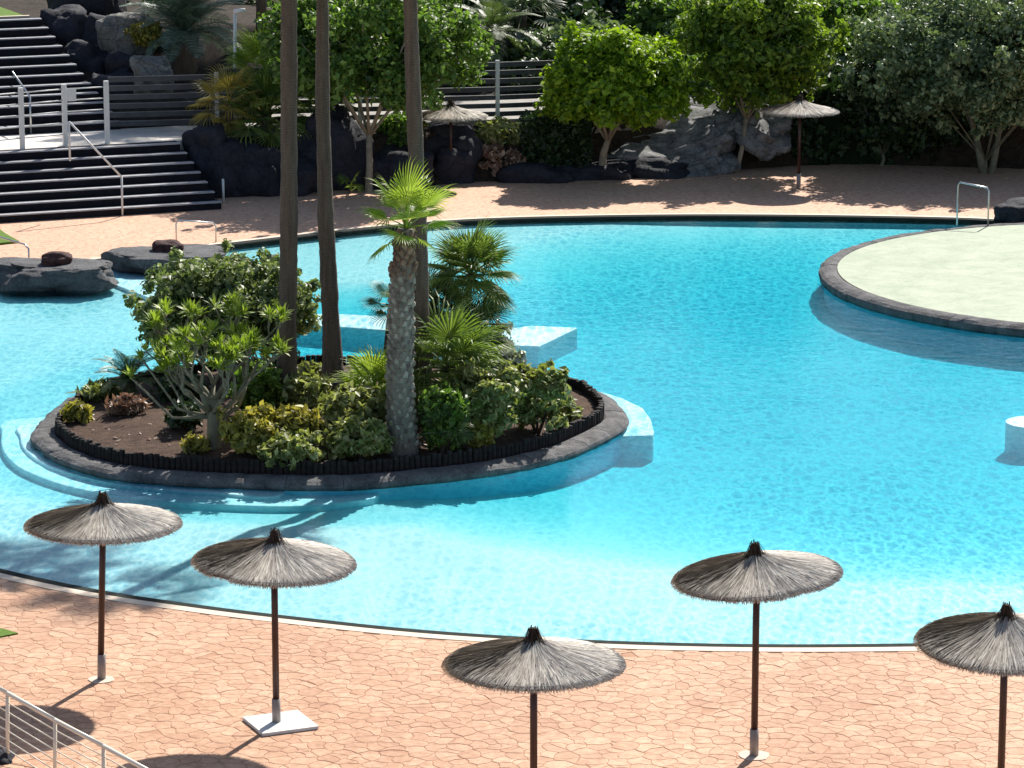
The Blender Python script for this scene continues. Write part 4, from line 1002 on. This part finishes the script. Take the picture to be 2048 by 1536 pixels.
def feather_frond(L, nl=34, wl=.35, arch=.5, seed=0, vee=.35, thick=.012):
    g = random.Random(seed); s_ = MB(); pts = []
    for k in range(9):
        t = k / 8; pts.append(Vector((L * t * (1 - .12 * t), 0, L * (arch * t * .6 - arch * 1.1 * t * t))))
    s_.tube(pts, [thick * (1 - .8 * k / 8) + .003 for k in range(9)], 5)
    for k in range(nl):
        t = .12 + .88 * k / (nl - 1); i = min(7, int(t * 8)); p = pts[i].lerp(pts[i + 1], t * 8 - i); tg = (pts[i + 1] - pts[i]).normalized()
        l = wl * (math.sin(math.pi * min(1, .18 + .8 * t)) ** .6) * g.uniform(.9, 1.1)
        for sd in (-1, 1):
            d = (Vector((0, sd, 0)) + tg * .65 + Vector((0, 0, vee))).normalized(); e = tg * (L / nl * .42)
            q = p + d * l * .55; r_ = p + d * l + Vector((0, 0, -.25 * l))
            s_.add([p - e * .6, p + e * .6, q + e * .7, q - e * .7, r_], [(0, 1, 2, 3), (3, 2, 4)])
    return mesh('feather_frond', s_.V, s_.F)
def put_fronds(root, top, fr, n, mats, seed, e0=80, e1=-30, sc=(.85, 1.1), name='frond', az0=None):
    g = random.Random(seed)
    for k in range(n):
        t = k / max(1, n - 1); az = k * 2.39996 + g.uniform(-.25, .25) + (az0 or 0); el = R(e0 + (e1 - e0) * t + g.uniform(-8, 8))
        o = bpy.data.objects.new(name, g.choice(fr)); COL.objects.link(o); o.parent = root; o.location = Vector(top) + Vector((0, 0, -.12 * t))
        o.rotation_euler = (Matrix.Rotation(az, 3, 'Z') @ Matrix.Rotation(-el, 3, 'Y') @ Matrix.Rotation(g.uniform(-.4, .4), 3, 'X')).to_euler()
        s = g.uniform(*sc); o.scale = (s, s, s)
def with_mat(meshes, mat):
    out = []
    for m_ in meshes: c = m_.copy(); c.materials.clear(); c.materials.append(M[mat]); out.append(c)
    return out
fanbase = [fan_frond(.55, .5, 24, 115, .5, seed=s) for s in range(3)]
# three tall palms, crowns above the picture
tall_fr = with_mat([fan_frond(.85, .85, 26, 115, .6, seed=s + 20) for s in range(3)], 'palm_mid')
def tall_palm(label, base_px, mids, r0, r1, hgt, seed):
    b0 = IS(*base_px); root = empty('tall_palm', b0, label, 'palm', 'tall palms on the island')
    pts = [b0 - Vector((0, 0, .3)), b0]; rad = [r0 * 1.5, r0 * 1.45]
    for (x, y) in mids: pts.append(P(x, y, b0.y))
    d = (pts[-1] - pts[-2]); topz = hgt; last = pts[-1]; d = Vector((d.x / d.z, d.y / d.z, 1)); pts.append(last + d * (topz - last.z))
    fine = []; 
    for i in range(len(pts) - 1):
        for k in range(22): fine.append(pts[i].lerp(pts[i + 1], k / 22))
    fine.append(pts[-1]); rr_ = []
    for p in fine:
        h = p.z - b0.z; base = r0 + (r1 - r0) * min(1, max(0, h / 8)); base *= 1 + .5 * math.exp(-max(0, h) / .5); rr_.append(base * (1 + .05 * noise.noise(Vector((h * 7, seed, 0))) + .03 * math.sin(h * 2.1 + seed) + .02 * math.sin(h * 5.3 + seed * 2)))
    s_ = MB(); s_.tube([p - b0 for p in fine], rr_, 14, wob=.10, seed=seed); s_.build('trunk', M['ptrunk'], root, True)
    put_fronds(root, pts[-1] - b0, tall_fr, 20, None, seed, 75, -45)
tall_palm('tall palm trunk, leftmost of the three, running out of the picture top', (574, 818), [(574, 700), (578, 450), (578, 120), (578, 0)], .165, .135, 8.9, 1)
tall_palm('slim tall palm trunk, middle of the three, leaning slightly', (668, 790), [(662, 650), (652, 450), (645, 200), (645, 0)], .17, .10, 9.2, 2)
tall_palm('tall palm trunk rising behind the short palm', (846, 845), [(843, 700), (838, 450), (824, 120), (821, 0)], .15, .12, 9.0, 3)
# short palm with stubby leaf bases
b0 = IS(806, 900); root = empty('short_palm', b0, 'short palm with a thick rough trunk and bright green fan leaves', 'palm')
tp = P(812, 458, b0.y) - b0
path = [Vector((0, 0, -.2)), Vector((0, 0, 0)), P(800, 760, b0.y) - b0, P(803, 600, b0.y) - b0, P(808, 520, b0.y) - b0, tp]
fine = [path[i].lerp(path[i + 1], k / 4) for i in range(5) for k in range(4)] + [path[-1]]
def srad(h): return .205 + .08 * math.exp(-h / .5) - .02 * h / 3.7 - (.05 if h > 3.1 else 0)
s_ = MB(); s_.tube(fine, [srad(max(0, p.z)) for p in fine], 14, wob=.1); s_.build('trunk', M['ptrunk2'], root, True)
def boot_mesh(sz, out):
    s_ = MB(); s_.add([(-.5 * sz, 0, -.5 * sz), (.5 * sz, 0, -.5 * sz), (.32 * sz, 0, .55 * sz), (-.32 * sz, 0, .55 * sz), (-.3 * sz, out, .45 * sz), (.3 * sz, out, .45 * sz), (0, out * .5, .85 * sz), (0, out * 1.1, -.1 * sz)], [(0, 1, 7), (0, 7, 4, 3), (1, 2, 5, 7), (4, 7, 5), (3, 4, 6), (4, 5, 6), (5, 2, 6)]); return mesh('leaf_base', s_.V, s_.F)
bl = [boot_mesh(.085, .05), boot_mesh(.08, .035)]; bl[0].materials.append(M['boot']); bl[1].materials.append(M['boot'])
bu = boot_mesh(.11, .06); bu.materials.append(M['boot_brown'])
nb = 290
for k in range(nb):
    h = .05 + (tp.z - .1) * k / nb; a = k * 2.39996
    f_ = [i for i in range(len(fine) - 1) if fine[i].z <= h <= fine[i + 1].z][0]; c_ = fine[f_].lerp(fine[f_ + 1], (h - fine[f_].z) / max(1e-4, fine[f_ + 1].z - fine[f_].z))
    r_ = srad(h) - .01; up_ = h > tp.z - .8; o = link('leaf_base', bu if up_ else rng.choice(bl), None, root)
    o.location = c_ + Vector((-math.sin(a) * r_, math.cos(a) * r_, 0)); o.rotation_euler = (rng.uniform(-.25, .1) - (.2 if up_ else 0), rng.uniform(-.2, .2), a); s = rng.uniform(.8, 1.25); o.scale = (s, s, s)
brf = with_mat([fan_frond(.74, .46, 24, 90, .4, seed=s + 40, split=.5) for s in range(3)], 'palm_bright')
put_fronds(root, tp + Vector((0, 0, .1)), brf, 9, None, 5, 80, 25, (.8, 1.0), az0=.4)
put_fronds(root, tp + Vector((0, 0, .05)), brf, 7, None, 8, 30, -30, (.65, .85), az0=1.2)
# small fan palms on the island
def small_palm(label, base_px, crown_px, n, mat, size, seed, e0=75, e1=-35, trunk_r=.07, group=None, Yoff=0, lp=.4, island_=True):
    b0 = IS(*base_px) if island_ else base_px; cp = P(crown_px[0], crown_px[1], b0.y + Yoff); root = empty('fan_palm', b0, label, 'palm', group)
    d = cp - b0; s_ = MB(); s_.tube([Vector((0, 0, -.2)), d * .35 + Vector((.04, 0, 0)), d * .7, d], [trunk_r * 1.3, trunk_r, trunk_r, trunk_r * .9], 9, wob=.3); s_.build('trunk', M['dark_bark'], root, True)
    fr = with_mat([fan_frond(size, size * lp * 1.6, 28, 125, .45, seed=seed + s) for s in range(3)], mat)
    put_fronds(root, d, fr, n, None, seed, e0, e1); return root
small_palm('fan palm with a dark round head leaning over the water on the right', (905, 770), (942, 545), 32, 'palm_mid', .64, 51, 80, -40)
small_palm('dark fan palm behind the tall and the short trunk', (850, 760), (868, 600), 22, 'palm_dark', .52, 52)
small_palm('dark low fan palm behind the silver leaved shrub', (930, 770), (950, 650), 24, 'palm_dark', .62, 53, 60, -30)
small_palm('spiky fan palm half hidden left of the short palm trunk', (760, 780), (785, 605), 9, 'palm_dark', .42, 54, 60, -30)
small_palm('low green fan palm right of the short palm trunk', (885, 850), (892, 728), 26, 'palm_mid', .85, 55, 70, -25)
small_palm('low yellow green fan plant left of the short palm trunk', (745, 850), (748, 780), 13, 'palm_bright', .55, 56, 80, 10, .04)
small_palm('dark fan palm at the foot of the short palm', (880, 905), (885, 860), 10, 'palm_dark', .42, 57, 70, 0, .04)
# dead pale fronds hanging behind
dd = with_mat([fan_frond(.35, .35, 16, 80, .9, seed=70)], 'dead_frond'); b0 = IS(900, 760)
root = empty('dead_fronds', b0, 'pale dead fan leaves hanging under the dark fan palms', 'dead leaves')
for (x, y, az, el) in ((900, 612, 2.5, -60), (912, 645, .6, -70), (890, 625, 4.4, -50), (925, 625, 5.4, -65)):
    o = bpy.data.objects.new('frond', dd[0]); COL.objects.link(o); o.parent = root; o.location = P(x, y - 20, b0.y - .3) - b0; o.rotation_euler = (Matrix.Rotation(az, 3, 'Z') @ Matrix.Rotation(R(-el), 3, 'Y')).to_euler()
# cycad on the left of the island
b0 = IS(258, 795); root = empty('cycad', b0, 'dark cycad with arching feather leaves at the left of the island', 'cycad')
cy = with_mat([feather_frond(.85, 30, .17, .55, seed=s) for s in range(2)], 'palm_dark'); s_ = MB(); s_.tube([(0, 0, -.1), (0, 0, .28)], [.13, .11], 10, wob=.3); s_.build('trunk', M['dark_bark'], root, True)
put_fronds(root, Vector((0, 0, .3)), cy, 26, None, 3, 70, 5, (.8, 1.05))
# round bush
b0 = IS(455, 752); c0 = P(462, 612, b0.y); a_, hx, hz_ = pxr(262, 655, 498, 730, b0.y)
tree('round_bush', 'large dense round grey green bush on the island behind the tufted shrub', b0, a_, (hx * .93, 1.5, hz_ * .92), 'leaf_bush', 'dark_bark', 50000, .075, 81, 150, .27, 8, .07, -1, .3, cat='bush', aspect=1.6)
# branching tufted shrub
tuft = []
for sd_ in range(4):
    g = random.Random(sd_); s_ = MB()
    for k in range(20):
        a = k * 2.4; el = R(g.uniform(-10, 80)); l = g.uniform(.13, .22); d = Vector((math.cos(a) * math.cos(el), math.sin(a) * math.cos(el), math.sin(el))); e = Vector((-math.sin(a), math.cos(a), 0)) * .018
        s_.add([d * .01, d * l * .55 - e + Vector((0, 0, .01)), d * l * .55 + e + Vector((0, 0, .01)), d * l + Vector((0, 0, -.03 * l))], [(0, 1, 2), (1, 3, 2)])
    tm = mesh('leaf_tuft', s_.V, s_.F); tm.materials.append(M['tuft']); tuft.append(tm)
b0 = IS(427, 893); root = empty('tufted_shrub', b0, 'pale stemmed branching shrub with tufts of bright leaves at the front of the island', 'shrub')
g = random.Random(4); s_ = MB(); tips = []
s_.tube([(0, 0, -.2), (0, 0, 0), (.02, 0, .45), (0, 0, .8)], [.15, .13, .11, .10], 10, wob=.25)
def grow(p, d, l, r_, lv):
    q = p + d * l * .5 + Vector((g.uniform(-.03, .03),) * 3); e = p + d * l
    s_.tube([p, q, e], [r_, r_ * .85, r_ * .7], 6)
    if lv == 0: tips.append(e); return
    for k in range(2 if g.random() < .5 else 3):
        a = g.uniform(0, 6.28); n_ = (d + Vector((math.cos(a), math.sin(a), g.uniform(0, .3))) * .62 + Vector((0, 0, .22))).normalized()
        grow(e, n_, l * g.uniform(.68, .88), r_ * .68, lv - 1)
for k in range(9):
    a = k * 6.283 / 9 + .2; el = g.uniform(.5, 1.1)
    grow(Vector((0, 0, g.uniform(.35, .8))), Vector((math.cos(a), math.sin(a) * .8, el)).normalized(), g.uniform(.45, .62), .05, 3)
for (px, py) in ((285, 720), (330, 745), (262, 755)):
    e = P(px, py, b0.y) - b0; m_ = e * .5 + Vector((0, 0, -.1)); s_.tube([Vector((0, 0, .5)), m_, e], [.035, .025, .018], 6); tips.append(e)
s_.build('branches', M['grey_bark'], root, True)
for k, e in enumerate(tips[:290]):
    o = link('leaf_tuft', g.choice(tuft), None, root); o.location = e; o.rotation_euler = (g.uniform(-.4, .4), g.uniform(-.4, .4), g.uniform(0, 6)); s = g.uniform(1.0, 1.6); o.scale = (s, s, s)
# low shrubs of the island
def ibush(label, x0, x1, y0, y1, mat, n, size, seed, **kw):
    Y = IS((x0 + x1) / 2, y1 - 4).y; return bush(label, x0, x1, y0, y1, Y, mat, int(n * .62), size * 1.5, seed, cs=kw.pop('cs', .15) * .85, shell=.3, scat=.42, under=-.9, ncl=kw.pop('ncl', 30), **kw)
ibush('yellow green shrub at the front of the island left of centre', 435, 575, 810, 912, 'leaf_yellow', 6500, .05, 101, aspect=2)
ibush('golden yellow shrub right beside the other yellow one', 540, 655, 812, 900, 'leaf_yellow', 5500, .05, 102, aspect=2)
ibush('low pale green shrub below the golden one at the wall', 500, 660, 865, 928, 'leaf_shrub', 4500, .05, 103, aspect=2)
ibush('dark green shrub left of the short palm foot', 635, 785, 765, 885, 'leaf_shrub', 7000, .06, 104)
ibush('low olive shrub touching the short palm foot on the left', 645, 785, 840, 922, 'leaf_shrub', 5000, .055, 105)
ibush('leafy variegated shrub in the middle of the right half of the island', 885, 1050, 715, 885, 'leaf_shrub', 11000, .06, 106)
ibush('leafy dark shrub near the right end of the island', 1000, 1150, 722, 868, 'leaf_shrub', 9000, .06, 107)
ibush('small yellow shrub at the front wall right of the short palm', 925, 990, 845, 900, 'leaf_yellow', 1600, .045, 108, cs=.1)
ibush('silver leaved shrub behind the low fan palm', 875, 1045, 632, 740, 'leaf_silver', 4000, .05, 109)
ibush('small pale yellow plant in the left corner of the island', 128, 192, 806, 848, 'leaf_yellow', 900, .045, 110, cs=.08, aspect=2.5)
ibush('low green shrub between the first two tall trunks', 590, 650, 722, 775, 'leaf_shrub', 1500, .055, 111, cs=.1)
ibush('dark low plant under the cycad', 300, 420, 750, 800, 'leaf_dark', 2200, .06, 112, cs=.12)
ibush('small grassy plant beside the tufted shrub foot', 365, 420, 872, 905, 'leaf_yellow', 700, .04, 113, cs=.08, aspect=3)
ibush('sparse grey green plants under the tufted shrub', 450, 570, 715, 835, 'leaf_tree', 4500, .05, 114)
ibush('shaded shrub between the short palm and the leafy shrubs', 840, 940, 765, 905, 'leaf_tree', 5500, .055, 115)
ibush('pale grasses behind the second tall trunk', 690, 745, 740, 790, 'leaf_shrub', 1200, .05, 116, cs=.1, aspect=3)
ibush('low dry plant between the cycad and the front wall', 205, 300, 788, 830, 'dry', 900, .045, 117, cs=.1, aspect=3)
ibush('thin grassy plants behind the left end of the soil', 150, 250, 765, 800, 'leaf_shrub', 900, .045, 118, cs=.1, aspect=3.5)
ibush('small olive plant right of the right shrub near the end of the island', 1110, 1165, 800, 850, 'leaf_shrub', 500, .045, 119, cs=.08, aspect=2.5)
ibush('dark tangled plant left of the tufted shrub trunk', 320, 415, 800, 862, 'leaf_dark', 1100, .05, 120, cs=.1, aspect=3)
ibush('tall loose green shrub behind the yellow ones', 560, 660, 745, 830, 'leaf_shrub', 2600, .05, 121, aspect=2.4)
ibush('loose pale shrub at the back edge of the island by the platform', 960, 1060, 690, 765, 'leaf_silver', 2400, .05, 122, aspect=2.2)
# back palms
def back_palm(label, base, crown, n, kind, mat, size, seed, e0=80, e1=-35, tr=.12, bark='dark_bark'):
    root = empty('garden_palm', base, label, 'palm'); d = crown - base; s_ = MB(); s_.tube([Vector((0, 0, -.4)), d * .5, d], [tr * 1.2, tr, tr * .95], 12, wob=.25); s_.build('trunk', M[bark], root, True)
    base_m = [fan_frond(size, size * .8, 24, 115, .6, seed=seed + s) for s in range(2)] if kind == 'fan' else [feather_frond(size * 2, 36, size * .5, .5, seed=seed + s) for s in range(2)]
    put_fronds(root, d, with_mat(base_m, mat), n, None, seed, e0, e1); return root
back_palm('blue green palm with a thick patterned trunk above the fence', P(358, 165, 90.6), P(370, 62, 90.6), 52, 'feather', 'palm_blue', .95, 201, 88, -12, .42, 'ptrunk')
back_palm('bushy green fan palm at the left end of the far deck', P(532, 300, 87), P(532, 150, 87), 30, 'fan', 'palm_bright', .85, 202, 85, -50, .15)
back_palm('lower green fan palm beside the first tall trunk', P(535, 330, 86), P(530, 232, 86), 28, 'fan', 'palm_mid', .85, 203, 80, -50, .12)
back_palm('yellowing fan palm left of the bushy green one', P(462, 290, 85.6), P(458, 205, 85.6), 16, 'fan', 'palm_yellow', .65, 204, 75, -45, .1)
back_palm('fan palm behind the low dark shrub near the third trunk', P(640, 300, 87.5), P(650, 210, 87.5), 14, 'fan', 'palm_dark', .6, 205, 75, -40, .1)
back_palm('dark fan palm high on the slope near the top edge', P(1040, 60, 98), P(1045, 20, 98), 18, 'fan', 'palm_dark', .9, 206, 80, -40, .14)
back_palm('dark feather palm in the upper middle behind the fence', P(985, 110, 95), P(985, 60, 95), 18, 'feather', 'palm_dark', .8, 207, 70, -20, .14)
back_palm('low fan palm on the deck edge below the leafy tree', P(700, 395, 84.6), P(700, 375, 84.6), 4, 'fan', 'palm_bright', .3, 208, 60, 20, .04)

for (px, zt_, Y, sd, lab) in ((522, 8.3, 93.5, 210, 'tall palm behind the bushy fan palms, crown above the picture'), (688, 8.0, 92.5, 211, 'tall palm hidden behind the leafy tree, crown above the picture'), (600, 8.8, 96.0, 212, 'tall palm far behind the first tall trunks, crown above the picture')):
    p = P(px, 150, Y); p.z = hz(p.x, Y); back_palm(lab, p, Vector((p.x + .2, Y, zt_)), 26, 'feather', 'palm_mid', 1.25, sd, 75, -35, .13, 'ptrunk')
